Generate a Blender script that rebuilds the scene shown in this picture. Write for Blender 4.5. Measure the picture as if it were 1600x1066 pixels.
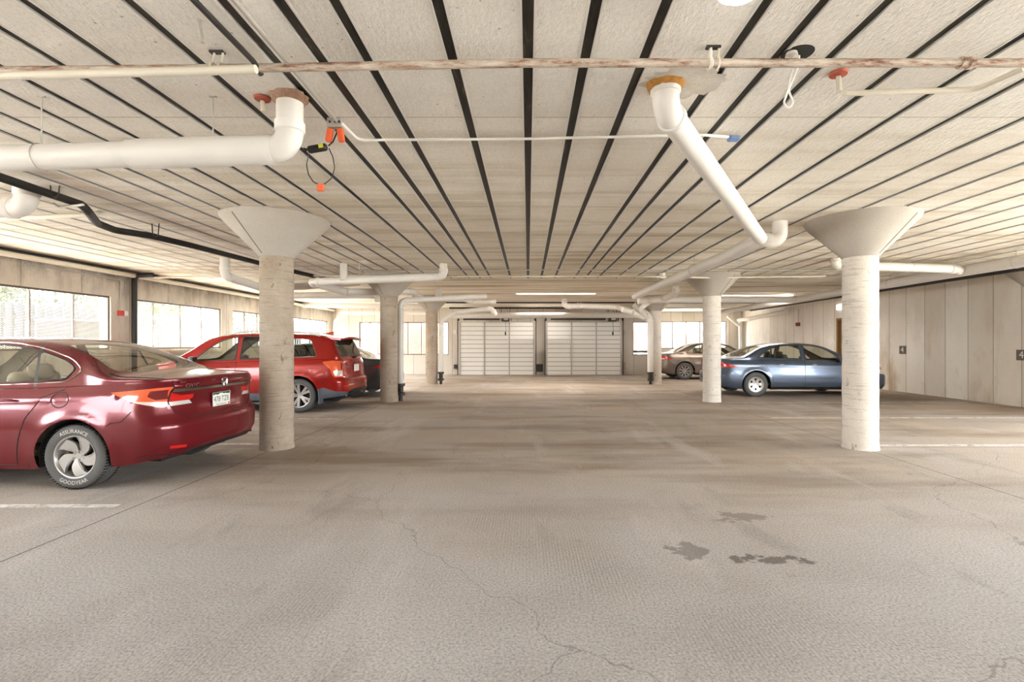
import bpy, bmesh, math, random
from mathutils import Vector, Matrix
from math import pi, sin, cos, radians
for o in list(bpy.data.objects): bpy.data.objects.remove(o)
SC = bpy.context.scene
COL = SC.collection
random.seed(7)

# ------------------------------------------------------------ camera, sky, light, exposure
F = 770.0; CX = 825.0; CY = 538.0; CH = 1.42; ZC = 3.12   # focal length in pixels, vanishing point, eye height, ceiling
cam = bpy.data.cameras.new('camera'); camo = bpy.data.objects.new('camera', cam); COL.objects.link(camo)
camo.location = (0, 0, CH); camo.rotation_euler = (pi/2, 0, 0)
cam.sensor_width = 36; cam.lens = F/1600*36; cam.shift_x = (800-CX)/1600; cam.shift_y = (CY-533)/1600
cam.clip_start = 0.05; cam.clip_end = 300
SC.camera = camo
SC.view_settings.view_transform = 'Standard'; SC.view_settings.look = 'None'
SC.view_settings.gamma = 1; SC.view_settings.use_curve_mapping = False
SC.view_settings.exposure = 2.28
wd = bpy.data.worlds.new('sky'); SC.world = wd; wd.use_nodes = True
bg = wd.node_tree.nodes['Background']; bg.inputs[0].default_value = (.9, .96, 1.0, 1); bg.inputs[1].default_value = 5.8

def area(name, loc, rot, sx, sy, power=0, col=(1, 1, 1), portal=False):
    l = bpy.data.lights.new(name, 'AREA'); l.shape = 'RECTANGLE'; l.size = sx; l.size_y = sy
    l.energy = power; l.color = col
    if portal: l.cycles.is_portal = True
    o = bpy.data.objects.new(name, l); COL.objects.link(o); o.location = loc; o.rotation_euler = rot
    return o
# daylight openings
area('daylight_portal', (11.45, 1.4, 1.75), (radians(90), 0, radians(90)), 16, 2.5, portal=True)
area('daylight_portal', (-9.5, 8, 1.9), (radians(90), 0, radians(-90)), 30, 1.9, portal=True)
area('daylight_portal', (-5.85, 23.4, 1.7), (radians(-90), 0, 0), 4.2, 1.5, portal=True)
area('daylight_portal', (8.3, 25.8, 1.9), (radians(-90), 0, 0), 4, 1.4, portal=True)
SC.cycles.max_bounces = 10; SC.cycles.diffuse_bounces = 6; SC.cycles.glossy_bounces = 4; SC.cycles.transparent_max_bounces = 12
SC.cycles.sample_clamp_indirect = 6; SC.cycles.caustics_reflective = False; SC.cycles.caustics_refractive = False
SC.cycles.use_denoising = True

sun = bpy.data.lights.new('sun', 'SUN'); sun.energy = 9; sun.angle = radians(1); sun.color = (1, .95, .84)
suno = bpy.data.objects.new('sun', sun); COL.objects.link(suno); suno.rotation_euler = Vector((.34, .12, -1)).to_track_quat('-Z', 'Y').to_euler()

# ------------------------------------------------------------ materials
def mat(name, c, rough=.6, metal=0, spec=.5, coat=0, emit=None, es=0):
    m = bpy.data.materials.new(name); m.use_nodes = True
    b = m.node_tree.nodes['Principled BSDF']
    b.inputs['Base Color'].default_value = (*c, 1); b.inputs['Roughness'].default_value = rough
    b.inputs['Metallic'].default_value = metal; b.inputs['Specular IOR Level'].default_value = spec
    if coat: b.inputs['Coat Weight'].default_value = coat; b.inputs['Coat Roughness'].default_value = .04
    if emit: b.inputs['Emission Color'].default_value = (*emit, 1); b.inputs['Emission Strength'].default_value = es
    return m
class NT:
    def __init__(s, m): s.m = m; s.t = m.node_tree; s.b = s.t.nodes['Principled BSDF']
    def n(s, ty, **k):
        x = s.t.nodes.new(ty)
        for a, v in k.items(): setattr(x, a, v)
        return x
    def l(s, a, b): s.t.links.new(a, b)
    def pos(s):
        g = s.n('ShaderNodeNewGeometry'); return g.outputs['Position']
    def scaled(s, v, sc):
        m = s.n('ShaderNodeMapping'); m.inputs['Scale'].default_value = sc; s.l(v, m.inputs['Vector']); return m.outputs[0]
    def noise(s, v, scale, detail=4, rough=.6):
        x = s.n('ShaderNodeTexNoise'); x.inputs['Scale'].default_value = scale; x.inputs['Detail'].default_value = detail
        x.inputs['Roughness'].default_value = rough; s.l(v, x.inputs['Vector']); return x.outputs['Fac']
    def ramp(s, f, stops):
        r = s.n('ShaderNodeValToRGB'); e = r.color_ramp.elements
        while len(e) > len(stops): e.remove(e[-1])
        while len(e) < len(stops): e.new(1)
        for i, (p, c) in enumerate(stops):
            e[i].position = p; e[i].color = (*c, 1) if len(c) == 3 else c
        s.l(f, r.inputs[0]); return r.outputs[0]
    def mix(s, f, a, b, mode='MIX'):
        x = s.n('ShaderNodeMix', data_type='RGBA', blend_type=mode)
        for sock, v in ((x.inputs[0], f), (x.inputs[6], a), (x.inputs[7], b)):
            if hasattr(v, 'links') or isinstance(v, bpy.types.NodeSocket): s.l(v, sock)
            elif isinstance(v, (int, float)): sock.default_value = v
            else: sock.default_value = (*v, 1)
        return x.outputs[2]
    def math(s, op, a, b=0, c=0, clamp=False):
        x = s.n('ShaderNodeMath', operation=op); x.use_clamp = clamp
        for i, v in enumerate((a, b, c)):
            if isinstance(v, bpy.types.NodeSocket): s.l(v, x.inputs[i])
            else: x.inputs[i].default_value = v
        return x.outputs[0]
    def sep(s, v):
        x = s.n('ShaderNodeSeparateXYZ'); s.l(v, x.inputs[0]); return x.outputs
    def bump(s, h, strength=.3, dist=.01, prev=None):
        x = s.n('ShaderNodeBump'); x.inputs['Strength'].default_value = strength; x.inputs['Distance'].default_value = dist
        s.l(h, x.inputs['Height'])
        if prev: s.l(prev, x.inputs['Normal'])
        return x.outputs[0]
def g3(v): return (v, v, v)
def lin(r, g, b): return tuple(((c/255)/12.92 if c/255 <= .04045 else ((c/255+.055)/1.055)**2.4) for c in (r, g, b))

def concrete(name, c1, c2, scale=1.2, stretch=(1, 1, 1), bump=.25, pits=True, fine=60, dark=.55):
    m = mat(name, c1, .85, spec=.25); t = NT(m); p = t.pos()
    a = t.noise(t.scaled(p, stretch), scale, 6, .65)
    col = t.mix(t.ramp(a, [(.3, g3(0)), (.7, g3(1))]), c1, c2)
    f = t.noise(p, fine, 4, .7)
    col = t.mix(.35, col, t.ramp(f, [(.3, g3(.55)), (.7, g3(1))]), 'MULTIPLY')
    if pits:
        v = t.n('ShaderNodeTexVoronoi'); v.inputs['Scale'].default_value = 7; t.l(p, v.inputs['Vector'])
        r = t.ramp(v.outputs['Distance'], [(.05, g3(0)), (.11, g3(1))])
        n2 = t.noise(p, 2.2, 2); gate = t.ramp(n2, [(.5, g3(1)), (.62, g3(0))])
        r = t.mix(gate, r, g3(1)) ; col = t.mix(.55, col, r, 'MULTIPLY')
    t.l(col, t.b.inputs['Base Color'])
    t.l(t.bump(f, bump, .006), t.b.inputs['Normal'])
    return m, t, col

# floor
def floor_material():
    m = mat('broomed concrete floor', (.5, .47, .43), .75, spec=.25); t = NT(m); p = t.pos()
    X, Y, Z = t.sep(p)
    big = t.noise(p, .35, 5, .6); col = t.mix(t.ramp(big, [(.32, g3(0)), (.68, g3(1))]), lin(204, 198, 194), lin(172, 164, 158))
    st = t.noise(t.scaled(p, (.45, .9, 1)), .9, 6, .65)
    col = t.mix(t.ramp(st, [(.38, g3(0)), (.62, g3(.75))]), col, lin(196, 193, 191))
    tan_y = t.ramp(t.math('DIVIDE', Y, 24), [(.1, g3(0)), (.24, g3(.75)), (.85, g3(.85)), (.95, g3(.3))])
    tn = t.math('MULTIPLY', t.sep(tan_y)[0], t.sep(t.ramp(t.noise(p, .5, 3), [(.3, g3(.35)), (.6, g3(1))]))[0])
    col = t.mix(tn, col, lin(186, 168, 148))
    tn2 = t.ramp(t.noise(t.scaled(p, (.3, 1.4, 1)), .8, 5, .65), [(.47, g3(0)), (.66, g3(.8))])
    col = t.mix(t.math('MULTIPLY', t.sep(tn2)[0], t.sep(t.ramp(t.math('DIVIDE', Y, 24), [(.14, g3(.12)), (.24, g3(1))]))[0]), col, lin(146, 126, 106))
    wh = t.ramp(t.noise(t.scaled(p, (1.5, .3, 1)), .7, 5, .65), [(.55, g3(0)), (.72, g3(.7))])
    col = t.mix(wh, col, lin(214, 208, 204))
    dk = t.ramp(t.noise(t.scaled(p, (1.2, .35, 1)), 1.1, 6, .7), [(.56, g3(0)), (.74, g3(.55))])
    col = t.mix(dk, col, lin(132, 124, 118))
    f = t.noise(p, 70, 4, .75)
    col = t.mix(.62, col, t.ramp(f, [(.36, g3(.3)), (.54, g3(1)), (.72, g3(1.3))]), 'MULTIPLY')
    # broom grooves running away from the camera
    w = t.n('ShaderNodeTexWave', wave_type='BANDS', bands_direction='X'); w.inputs['Scale'].default_value = 14; w.inputs['Distortion'].default_value = .6
    w.inputs['Detail'].default_value = 2; w.inputs['Detail Scale'].default_value = 2; t.l(t.scaled(p, (1, .015, 1)), w.inputs['Vector'])
    gate = t.ramp(t.noise(p, .45, 2), [(.48, g3(0)), (.64, g3(1))])
    ww = t.math('MULTIPLY', w.outputs['Fac'], t.sep(gate)[0])
    col = t.mix(t.math('MULTIPLY', ww, .4), col, lin(120, 110, 100))
    # oil spots
    v = t.n('ShaderNodeTexVoronoi'); v.inputs['Scale'].default_value = 3.1; t.l(p, v.inputs['Vector'])
    wob = t.math('MULTIPLY', t.noise(p, 24, 3), .12)
    sp = t.ramp(t.math('ADD', v.outputs['Distance'], wob), [(.13, g3(1)), (.17, g3(0))])
    gate2 = t.ramp(t.noise(p, .8, 1), [(.6, g3(0)), (.66, g3(1))])
    col = t.mix(t.math('MULTIPLY', t.sep(t.mix(1.0, sp, gate2, 'MULTIPLY'))[0], .4), col, lin(104, 98, 92))
    # the large damp stain right of the middle
    def blob(cx, cy, rx, ry, lo, sc, c, k, base):
        dx = t.math('DIVIDE', t.math('SUBTRACT', X, cx), rx); dy = t.math('DIVIDE', t.math('SUBTRACT', Y, cy), ry)
        d = t.math('SQRT', t.math('ADD', t.math('MULTIPLY', dx, dx), t.math('MULTIPLY', dy, dy)))
        e = t.math('ADD', t.math('MULTIPLY', t.math('SUBTRACT', 1.0, d, clamp=True), .55), t.noise(p, sc, 4, .6))
        r = t.ramp(e, [(lo, g3(0)), (lo+.06, g3(1))])
        near = t.math('MULTIPLY', t.math('SUBTRACT', 1.35, d, clamp=True), 3.0, clamp=True)
        return t.mix(t.math('MULTIPLY', t.math('MULTIPLY', t.sep(r)[0], near), k), base, c)
    col = blob(1.62, 3.25, .75, .17, .86, 9, lin(92, 80, 72), .75, col)
    col = blob(1.1, 3.4, .3, .3, .8, 9, lin(110, 98, 90), .6, col)
    col = blob(1.75, 4.05, .5, .25, .82, 8, lin(120, 108, 99), .55, col)
    col = blob(-3.2, 6.55, 1.1, .5, .62, 3, lin(150, 132, 112), .5, col)
    col = blob(-3.4, 12.0, 2.2, .6, .6, 3, lin(146, 128, 108), .5, col)
    # joints
    def joint(expr_a, centre, half, lim=None):
        d = t.math('ABSOLUTE', t.math('SUBTRACT', expr_a, centre))
        r = t.math('LESS_THAN', d, half)
        return r
    js = [joint(X, -3.44, .008), joint(X, 4.55, .008)]
    j = t.math('MAXIMUM', js[0], js[1])
    jy = t.math('MAXIMUM', joint(Y, 6.78, .007), t.math('MAXIMUM', joint(Y, 12.2, .008), joint(Y, 17.6, .012)))
    side = t.math('MAXIMUM', t.math('LESS_THAN', X, -3.44), t.math('GREATER_THAN', X, 4.55))
    j = t.math('MAXIMUM', j, t.math('MULTIPLY', jy, side))
    crack = t.n('ShaderNodeTexVoronoi', feature='DISTANCE_TO_EDGE'); crack.inputs['Scale'].default_value = .27
    wv = t.n('ShaderNodeVectorMath', operation='ADD'); nz = t.n('ShaderNodeTexNoise'); nz.inputs['Scale'].default_value = 1.6; nz.inputs['Detail'].default_value = 5; t.l(p, nz.inputs['Vector'])
    t.l(p, wv.inputs[0]); sc_ = t.n('ShaderNodeVectorMath', operation='SCALE'); t.l(nz.outputs['Color'], sc_.inputs[0]); sc_.inputs['Scale'].default_value = .7; t.l(sc_.outputs[0], wv.inputs[1])
    t.l(wv.outputs[0], crack.inputs['Vector'])
    ck = t.math('MULTIPLY', t.math('LESS_THAN', crack.outputs['Distance'], .0011), .35)
    col = t.mix(t.math('MAXIMUM', t.math('MULTIPLY', j, .75), ck), col, lin(78, 68, 60))
    t.l(col, t.b.inputs['Base Color'])
    b1 = t.bump(f, 1.0, .01); b2 = t.bump(ww, .2, .003, b1)
    t.l(b2, t.b.inputs['Normal'])
    return m
M = {}
M['floor'] = floor_material()
def ceiling_material():
    m = mat('cast concrete soffit', (.6, .56, .5), .9, spec=.2); t = NT(m); p = t.pos(); X, Y, Z = t.sep(p)
    a = t.noise(t.scaled(p, (.35, 1.2, 1)), .8, 5, .65)
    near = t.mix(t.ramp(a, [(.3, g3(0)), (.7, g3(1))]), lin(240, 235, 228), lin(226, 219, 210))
    far = t.mix(t.ramp(a, [(.35, g3(0)), (.65, g3(1))]), lin(250, 243, 231), lin(238, 228, 211))  # paler tone, light painted into the colour to lift the dim mid ceiling
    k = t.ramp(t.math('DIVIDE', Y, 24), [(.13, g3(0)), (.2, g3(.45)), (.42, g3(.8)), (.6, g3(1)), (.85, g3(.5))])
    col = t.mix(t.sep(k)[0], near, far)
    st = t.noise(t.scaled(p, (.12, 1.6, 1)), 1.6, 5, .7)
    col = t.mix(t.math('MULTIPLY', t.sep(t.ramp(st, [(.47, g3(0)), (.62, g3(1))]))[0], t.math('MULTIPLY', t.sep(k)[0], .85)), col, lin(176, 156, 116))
    # plywood joints across the slab
    d = t.math('MINIMUM', t.math('ABSOLUTE', t.math('SUBTRACT', Y, 3.69)), t.math('MINIMUM', t.math('ABSOLUTE', t.math('SUBTRACT', Y, 6.1)), t.math('ABSOLUTE', t.math('SUBTRACT', Y, 8.6))))
    col = t.mix(t.math('MULTIPLY', t.math('LESS_THAN', d, .006), .5), col, lin(130, 112, 88))
    v = t.n('ShaderNodeTexVoronoi'); v.inputs['Scale'].default_value = 11; t.l(p, v.inputs['Vector'])
    r = t.ramp(t.math('ADD', v.outputs['Distance'], t.math('MULTIPLY', t.noise(p, 40, 2), .08)), [(.1, g3(.35)), (.14, g3(1))])
    gate = t.ramp(t.noise(p, 1.7, 2), [(.52, g3(1)), (.6, g3(0))])
    col = t.mix(.8, col, t.mix(t.sep(gate)[0], r, g3(1)), 'MULTIPLY')
    # patches of white filler and cracks
    cr = t.n('ShaderNodeTexVoronoi', feature='DISTANCE_TO_EDGE'); cr.inputs['Scale'].default_value = .33
    w = t.n('ShaderNodeVectorMath', operation='ADD'); nz = t.n('ShaderNodeTexNoise'); nz.inputs['Scale'].default_value = 2; nz.inputs['Detail'].default_value = 4; t.l(p, nz.inputs['Vector'])
    s2 = t.n('ShaderNodeVectorMath', operation='SCALE'); t.l(nz.outputs['Color'], s2.inputs[0]); s2.inputs['Scale'].default_value = .4
    t.l(p, w.inputs[0]); t.l(s2.outputs[0], w.inputs[1]); t.l(w.outputs[0], cr.inputs['Vector'])
    col = t.mix(t.math('MULTIPLY', t.math('LESS_THAN', cr.outputs['Distance'], .0022), .3), col, lin(225, 220, 214))
    f = t.noise(p, 55, 3, .7)
    col = t.mix(.25, col, t.ramp(f, [(.35, g3(.6)), (.55, g3(1))]), 'MULTIPLY')
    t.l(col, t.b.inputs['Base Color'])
    h = t.noise(t.scaled(p, (1, .45, 1)), 38, 4, .7)
    t.l(t.bump(h, .9, .014), t.b.inputs['Normal'])
    return m
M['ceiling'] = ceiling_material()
def channel_material():
    m = mat('dull steel channel', (.05, .05, .045), .42, metal=.75); t = NT(m); p = t.pos()
    n = t.noise(t.scaled(p, (6, .8, 6)), 2.5, 5, .7)
    t.l(t.ramp(n, [(.35, lin(34, 32, 29)), (.6, lin(78, 75, 68)), (.75, lin(140, 135, 124))]), t.b.inputs['Base Color'])
    t.l(t.ramp(n, [(.3, g3(.35)), (.7, g3(.6))]), t.b.inputs['Roughness'])
    return m
M['channel'] = channel_material()
M['flange'] = mat('painted steel edge', lin(232, 228, 222), .5, metal=.3)
def column_material(nm, ca, cb, amt):
    m, t, col = concrete(nm, ca, cb, 1.6, (1, 1, .8), .4, False, 50)
    p = t.pos()
    ring = t.noise(t.scaled(p, (.9, .9, 14)), 3.2, 4, .7)
    c = t.mix(t.ramp(ring, [(.56, g3(0)), (.68, g3(.65*amt))]), col, lin(120, 106, 90))
    sp = t.ramp(t.noise(t.scaled(p, (1, 1, .6)), 9, 4, .65), [(.62, g3(0)), (.7, g3(.75*amt))])
    c = t.mix(t.sep(sp)[0], c, lin(104, 92, 80))
    t.l(c, t.b.inputs['Base Color'])
    t.l(t.bump(ring, .5, .012, t.bump(t.noise(p, 50, 3), .35, .006)), t.b.inputs['Normal'])
    return m
M['column'] = column_material('mottled column concrete', lin(196, 182, 166), lin(164, 148, 130), 1)
M['column_pale'] = column_material('pale column concrete', lin(240, 232, 222), lin(222, 212, 200), .7)
M['capital'] = concrete('smooth capital concrete', lin(196, 189, 180), lin(180, 172, 162), 1.0, (1, 1, 1), .15, False, 60)[0]
def board_wall(name, c1, c2, axis, pitch, off, stain=True):
    m, t, col = concrete(name, c1, c2, .9, (1, 1, .5), .25, True, 55)
    p = t.pos(); S = t.sep(p); a = S[axis]
    q = t.math('FRACT', t.math('DIVIDE', t.math('SUBTRACT', a, off), pitch))
    d = t.math('ABSOLUTE', t.math('SUBTRACT', q, .5))
    line = t.math('GREATER_THAN', d, .5-.011/pitch)
    cell = t.math('FLOOR', t.math('DIVIDE', t.math('SUBTRACT', a, off), pitch))
    wn = t.n('ShaderNodeTexWhiteNoise', noise_dimensions='1D'); t.l(cell, wn.inputs['W'])
    col = t.mix(t.math('MULTIPLY', wn.outputs['Value'], .3), col, lin(176, 160, 140))
    if axis == 1 and pitch > 1:
        s = t.noise(t.scaled(p, (1, 1.5, .4)), 1.4, 6, .7)
        col = t.mix(t.sep(t.ramp(s, [(.5, g3(0)), (.68, g3(.7))]))[0], col, lin(138, 132, 124))
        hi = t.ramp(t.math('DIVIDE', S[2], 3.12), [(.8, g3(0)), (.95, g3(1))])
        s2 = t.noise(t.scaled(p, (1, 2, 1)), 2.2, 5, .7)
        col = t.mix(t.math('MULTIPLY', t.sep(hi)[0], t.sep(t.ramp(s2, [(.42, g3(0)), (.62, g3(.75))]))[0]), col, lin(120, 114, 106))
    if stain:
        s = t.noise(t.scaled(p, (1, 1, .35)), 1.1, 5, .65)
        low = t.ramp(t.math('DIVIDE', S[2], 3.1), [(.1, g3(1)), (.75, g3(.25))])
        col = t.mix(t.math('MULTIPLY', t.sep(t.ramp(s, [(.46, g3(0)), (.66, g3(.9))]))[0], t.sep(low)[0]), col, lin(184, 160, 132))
    col = t.mix(t.math('MULTIPLY', line, .5), col, lin(112, 96, 80))
    t.l(col, t.b.inputs['Base Color'])
    t.l(t.bump(t.math('SUBTRACT', 1, line), .6, .02, t.bump(t.noise(p, 45, 3), .25, .005)), t.b.inputs['Normal'])
    return m
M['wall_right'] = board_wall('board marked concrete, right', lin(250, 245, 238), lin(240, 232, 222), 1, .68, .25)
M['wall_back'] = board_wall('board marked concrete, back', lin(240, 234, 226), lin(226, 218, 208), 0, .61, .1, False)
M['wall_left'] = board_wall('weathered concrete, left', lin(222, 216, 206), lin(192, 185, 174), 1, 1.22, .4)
M['pvc'] = mat('white pipe', lin(222, 217, 211), .45, spec=.5)
M['pvc_cream'] = mat('cream pipe', lin(220, 212, 196), .5)
def rusty():
    m = mat('flaking painted steel pipe', lin(190, 170, 155), .6, metal=.1); t = NT(m); p = t.pos()
    n = t.noise(t.scaled(p, (1, 5, 5)), 5, 6, .75)
    t.l(t.ramp(n, [(.38, lin(214, 200, 186)), (.52, lin(180, 164, 148)), (.6, lin(150, 104, 84)), (.66, lin(84, 74, 66))]), t.b.inputs['Base Color'])
    return m
M['rusty'] = rusty()
M['emt'] = mat('grey conduit', lin(190, 184, 176), .45, metal=.4)
M['black'] = mat('black rubber', lin(30, 28, 27), .6)
M['dark_steel'] = mat('dark steel', lin(66, 62, 58), .5, metal=.5)
M['white_paint'] = mat('white enamel', lin(238, 235, 230), .5)
M['flange_dark'] = mat('seam shadow line', lin(120, 108, 96), .8); M['groove'] = mat('shadowed groove grey', lin(150, 144, 136), .7); M['stile'] = mat('galvanised stile', lin(186, 180, 172), .45, metal=.3)
M['foam'] = concrete('amber expanding foam', lin(204, 150, 78), lin(150, 98, 44), 14, (1, 1, 1), .8, False, 60)[0]
M['filler'] = concrete('white filler', lin(226, 220, 210), lin(205, 196, 184), 9, (1, 1, 1), .9, False, 60)[0]
M['red'] = mat('red plastic', lin(190, 50, 40), .4)
M['alarm_red'] = mat('dark red alarm plastic', lin(140, 40, 34), .5)
M['orange'] = mat('orange plastic', lin(240, 104, 58), .45)
M['blue'] = mat('blue tape', lin(110, 138, 190), .6)
M['yellow'] = mat('yellow label', lin(214, 204, 60), .5)
M['rust_red'] = mat('red primer', lin(176, 88, 66), .7)
M['rust_ring'] = concrete('rusty sleeve', lin(150, 104, 80), lin(190, 160, 140), 14, (1, 1, 1), .6, False, 60)[0]
M['brown_wood'] = mat('brown door jamb', lin(140, 106, 66), .6)
M['frame'] = mat('bronze window frame', lin(92, 80, 70), .5, metal=.3)
M['line'] = None
def line_mat():
    m = mat('worn white paint', lin(236, 232, 226), .8); t = NT(m); p = t.pos()
    n = t.noise(p, 6, 6, .75); k = t.ramp(n, [(.3, g3(.15)), (.55, g3(.9))])
    tr = t.n('ShaderNodeBsdfTransparent'); mx = t.n('ShaderNodeMixShader')
    t.l(t.sep(k)[0], mx.inputs[0]); t.l(tr.outputs[0], mx.inputs[1]); t.l(t.b.outputs[0], mx.inputs[2])
    out = [x for x in t.t.nodes if x.type == 'OUTPUT_MATERIAL'][0]; t.l(mx.outputs[0], out.inputs[0])
    return m
M['line'] = line_mat()
def glass(name, tint, gl=.9, rough=.0, base=.06):
    m = bpy.data.materials.new(name); m.use_nodes = True; t = NT(m)
    t.t.nodes.remove(t.b)
    tr = t.n('ShaderNodeBsdfTransparent'); tr.inputs[0].default_value = (*tint, 1)
    gs = t.n('ShaderNodeBsdfGlossy'); gs.inputs['Roughness'].default_value = rough; gs.inputs[0].default_value = (gl, gl, gl, 1)
    fr = t.n('ShaderNodeLayerWeight'); fr.inputs[0].default_value = .5
    k = t.math('MULTIPLY_ADD', t.math('POWER', fr.outputs['Facing'], 4.0), .85, base, clamp=True)
    mx = t.n('ShaderNodeMixShader'); t.l(k, mx.inputs[0]); t.l(tr.outputs[0], mx.inputs[1]); t.l(gs.outputs[0], mx.inputs[2])
    out = [x for x in t.t.nodes if x.type == 'OUTPUT_MATERIAL'][0]; t.l(mx.outputs[0], out.inputs[0])
    return m
M['car_glass'] = glass('green tinted car glass', (.84, .86, .80), 1, .0, .04)
M['dark_glass'] = glass('privacy car glass', (.3, .31, .28), 1, .0, .05)

# ------------------------------------------------------------ mesh helpers
class MB:
    def __init__(s): s.v = []; s.f = []; s.m = []; s.k = 0
    def add(s, vs, fs, k=None):
        o = len(s.v); s.v += [tuple(v) for v in vs]; k = s.k if k is None else k
        for f in fs: s.f.append(tuple(i+o for i in f)); s.m.append(k)
        return s
    def box(s, x0, x1, y0, y1, z0, z1, k=None, mtx=None):
        vs = [Vector((x, y, z)) for x in (x0, x1) for y in (y0, y1) for z in (z0, z1)]
        if mtx: vs = [mtx @ v for v in vs]
        return s.add(vs, [(0, 1, 3, 2), (4, 6, 7, 5), (0, 4, 5, 1), (2, 3, 7, 6), (0, 2, 6, 4), (1, 5, 7, 3)], k)
    def rbox(s, c, d, b, k=None, mtx=None, seg=2):
        bm = bmesh.new(); bmesh.ops.create_cube(bm, size=1)
        for v in bm.verts: v.co = Vector((v.co.x*d[0], v.co.y*d[1], v.co.z*d[2]))
        bmesh.ops.bevel(bm, geom=bm.edges[:], offset=b, segments=seg, affect='EDGES', profile=.5)
        bm.verts.index_update()
        mm = (mtx or Matrix.Identity(4)) @ Matrix.Translation(c)
        s.add([mm @ v.co for v in bm.verts], [[v.index for v in f.verts] for f in bm.faces], k); bm.free(); return s
    def tube(s, pts, r, seg=12, k=None, caps=True):
        pts = [Vector(p) for p in pts]; n = len(pts); R = r if isinstance(r, (list, tuple)) else [r]*n
        t0 = (pts[1]-pts[0]).normalized(); up = Vector((0, 0, 1)) if abs(t0.z) < .9 else Vector((1, 0, 0))
        nrm = (up - t0*up.dot(t0)).normalized(); vs = []; fs = []
        for i in range(n):
            if i == 0: t = t0
            elif i == n-1: t = (pts[-1]-pts[-2]).normalized()
            else:
                t = ((pts[i]-pts[i-1]).normalized() + (pts[i+1]-pts[i]).normalized())
                t = t.normalized() if t.length > 1e-6 else t0
            nrm = (nrm - t*nrm.dot(t)); nrm = nrm.normalized() if nrm.length > 1e-6 else t.orthogonal().normalized()
            b = t.cross(nrm)
            for j in range(seg):
                a = 2*pi*j/seg; vs.append(pts[i] + (nrm*cos(a) + b*sin(a))*R[i])
        for i in range(n-1):
            for j in range(seg):
                j2 = (j+1) % seg; fs.append((i*seg+j, i*seg+j2, (i+1)*seg+j2, (i+1)*seg+j))
        if caps: fs += [tuple(range(seg))[::-1], tuple(range((n-1)*seg, n*seg))]
        return s.add(vs, fs, k)
    def lathe(s, prof, mtx=None, seg=32, k=None, closed=False):
        vs = []; fs = []; n = len(prof); mtx = mtx or Matrix.Identity(4)
        for j in range(seg):
            a = 2*pi*j/seg
            for (r, z) in prof: vs.append(mtx @ Vector((r*cos(a), r*sin(a), z)))
        for j in range(seg):
            j2 = (j+1) % seg
            for i in range(n-1): fs.append((j*n+i, j2*n+i, j2*n+i+1, j*n+i+1))
            if closed: fs.append((j*n+n-1, j2*n+n-1, j2*n, j*n))
        return s.add(vs, fs, k)
    def prism(s, poly, fn, d0, d1, k=None):   # poly of 2D points, fn(a, b, depth) -> 3D
        n = len(poly); vs = [fn(a, b, d0) for a, b in poly] + [fn(a, b, d1) for a, b in poly]
        fs = [tuple(range(n)), tuple(range(2*n-1, n-1, -1))] + [(i, i+n, (i+1) % n+n, (i+1) % n) for i in range(n)]
        return s.add(vs, fs, k)
    def build(s, name, mats, parent=None, smooth=None, **props):
        me = bpy.data.meshes.new(name); me.from_pydata(s.v, [], s.f)
        mats = mats if isinstance(mats, (list, tuple)) else [mats]
        for m in mats: me.materials.append(m)
        me.polygons.foreach_set('material_index', s.m)
        bm = bmesh.new(); bm.from_mesh(me)
        bmesh.ops.recalc_face_normals(bm, faces=bm.faces[:]); bm.to_mesh(me); bm.free()
        if smooth is not None:
            me.polygons.foreach_set('use_smooth', [True]*len(me.polygons))
            me.set_sharp_from_angle(angle=radians(smooth))
        o = bpy.data.objects.new(name, me); COL.objects.link(o)
        if parent: o.parent = parent; 
        for a, v in props.items(): o[a] = v
        return o
def empty(name, loc=(0, 0, 0), rz=0, label=None, cat=None, group=None):
    o = bpy.data.objects.new(name, None); COL.objects.link(o); o.location = loc; o.rotation_euler = (0, 0, rz)
    o.empty_display_size = .1
    if label: o['label'] = label
    if cat: o['category'] = cat
    if group: o['group'] = group
    return o
def tag(o, label, cat, group=None):
    o['label'] = label; o['category'] = cat
    if group: o['group'] = group
    return o
def struct(o): o['kind'] = 'structure'; return o
def fillet(wp, r, seg=7):
    wp = [Vector(p) for p in wp]; out = [wp[0]]; ends = []
    for i in range(1, len(wp)-1):
        a, b, c = wp[i-1], wp[i], wp[i+1]; u = (a-b).normalized(); v = (c-b).normalized()
        ang = u.angle(v)
        if ang > radians(178): out.append(b); continue
        d = min(r/math.tan(ang/2), (a-b).length*.49, (c-b).length*.49)
        rr = d*math.tan(ang/2); bis = (u+v).normalized(); cen = b + bis*(rr/sin(ang/2))
        p0 = b+u*d; p1 = b+v*d; e0 = p0-cen; e1 = p1-cen; tot = e0.angle(e1); ax = e0.cross(e1).normalized()
        for k in range(seg+1): out.append(cen + Matrix.Rotation(tot*k/seg, 3, ax) @ e0)
        ends.append((p0, u)); ends.append((p1, v))
    out.append(wp[-1]); return out, ends
def PX(px, py, z):       # a point of the picture at a known height
    Y = F*(z-CH)/(CY-py); return Vector(((px-CX)*Y/F, Y, z))
def PY(px, py, Y):       # a point of the picture at a known distance
    return Vector(((px-CX)*Y/F, Y, CH+(CY-py)*Y/F))
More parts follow.
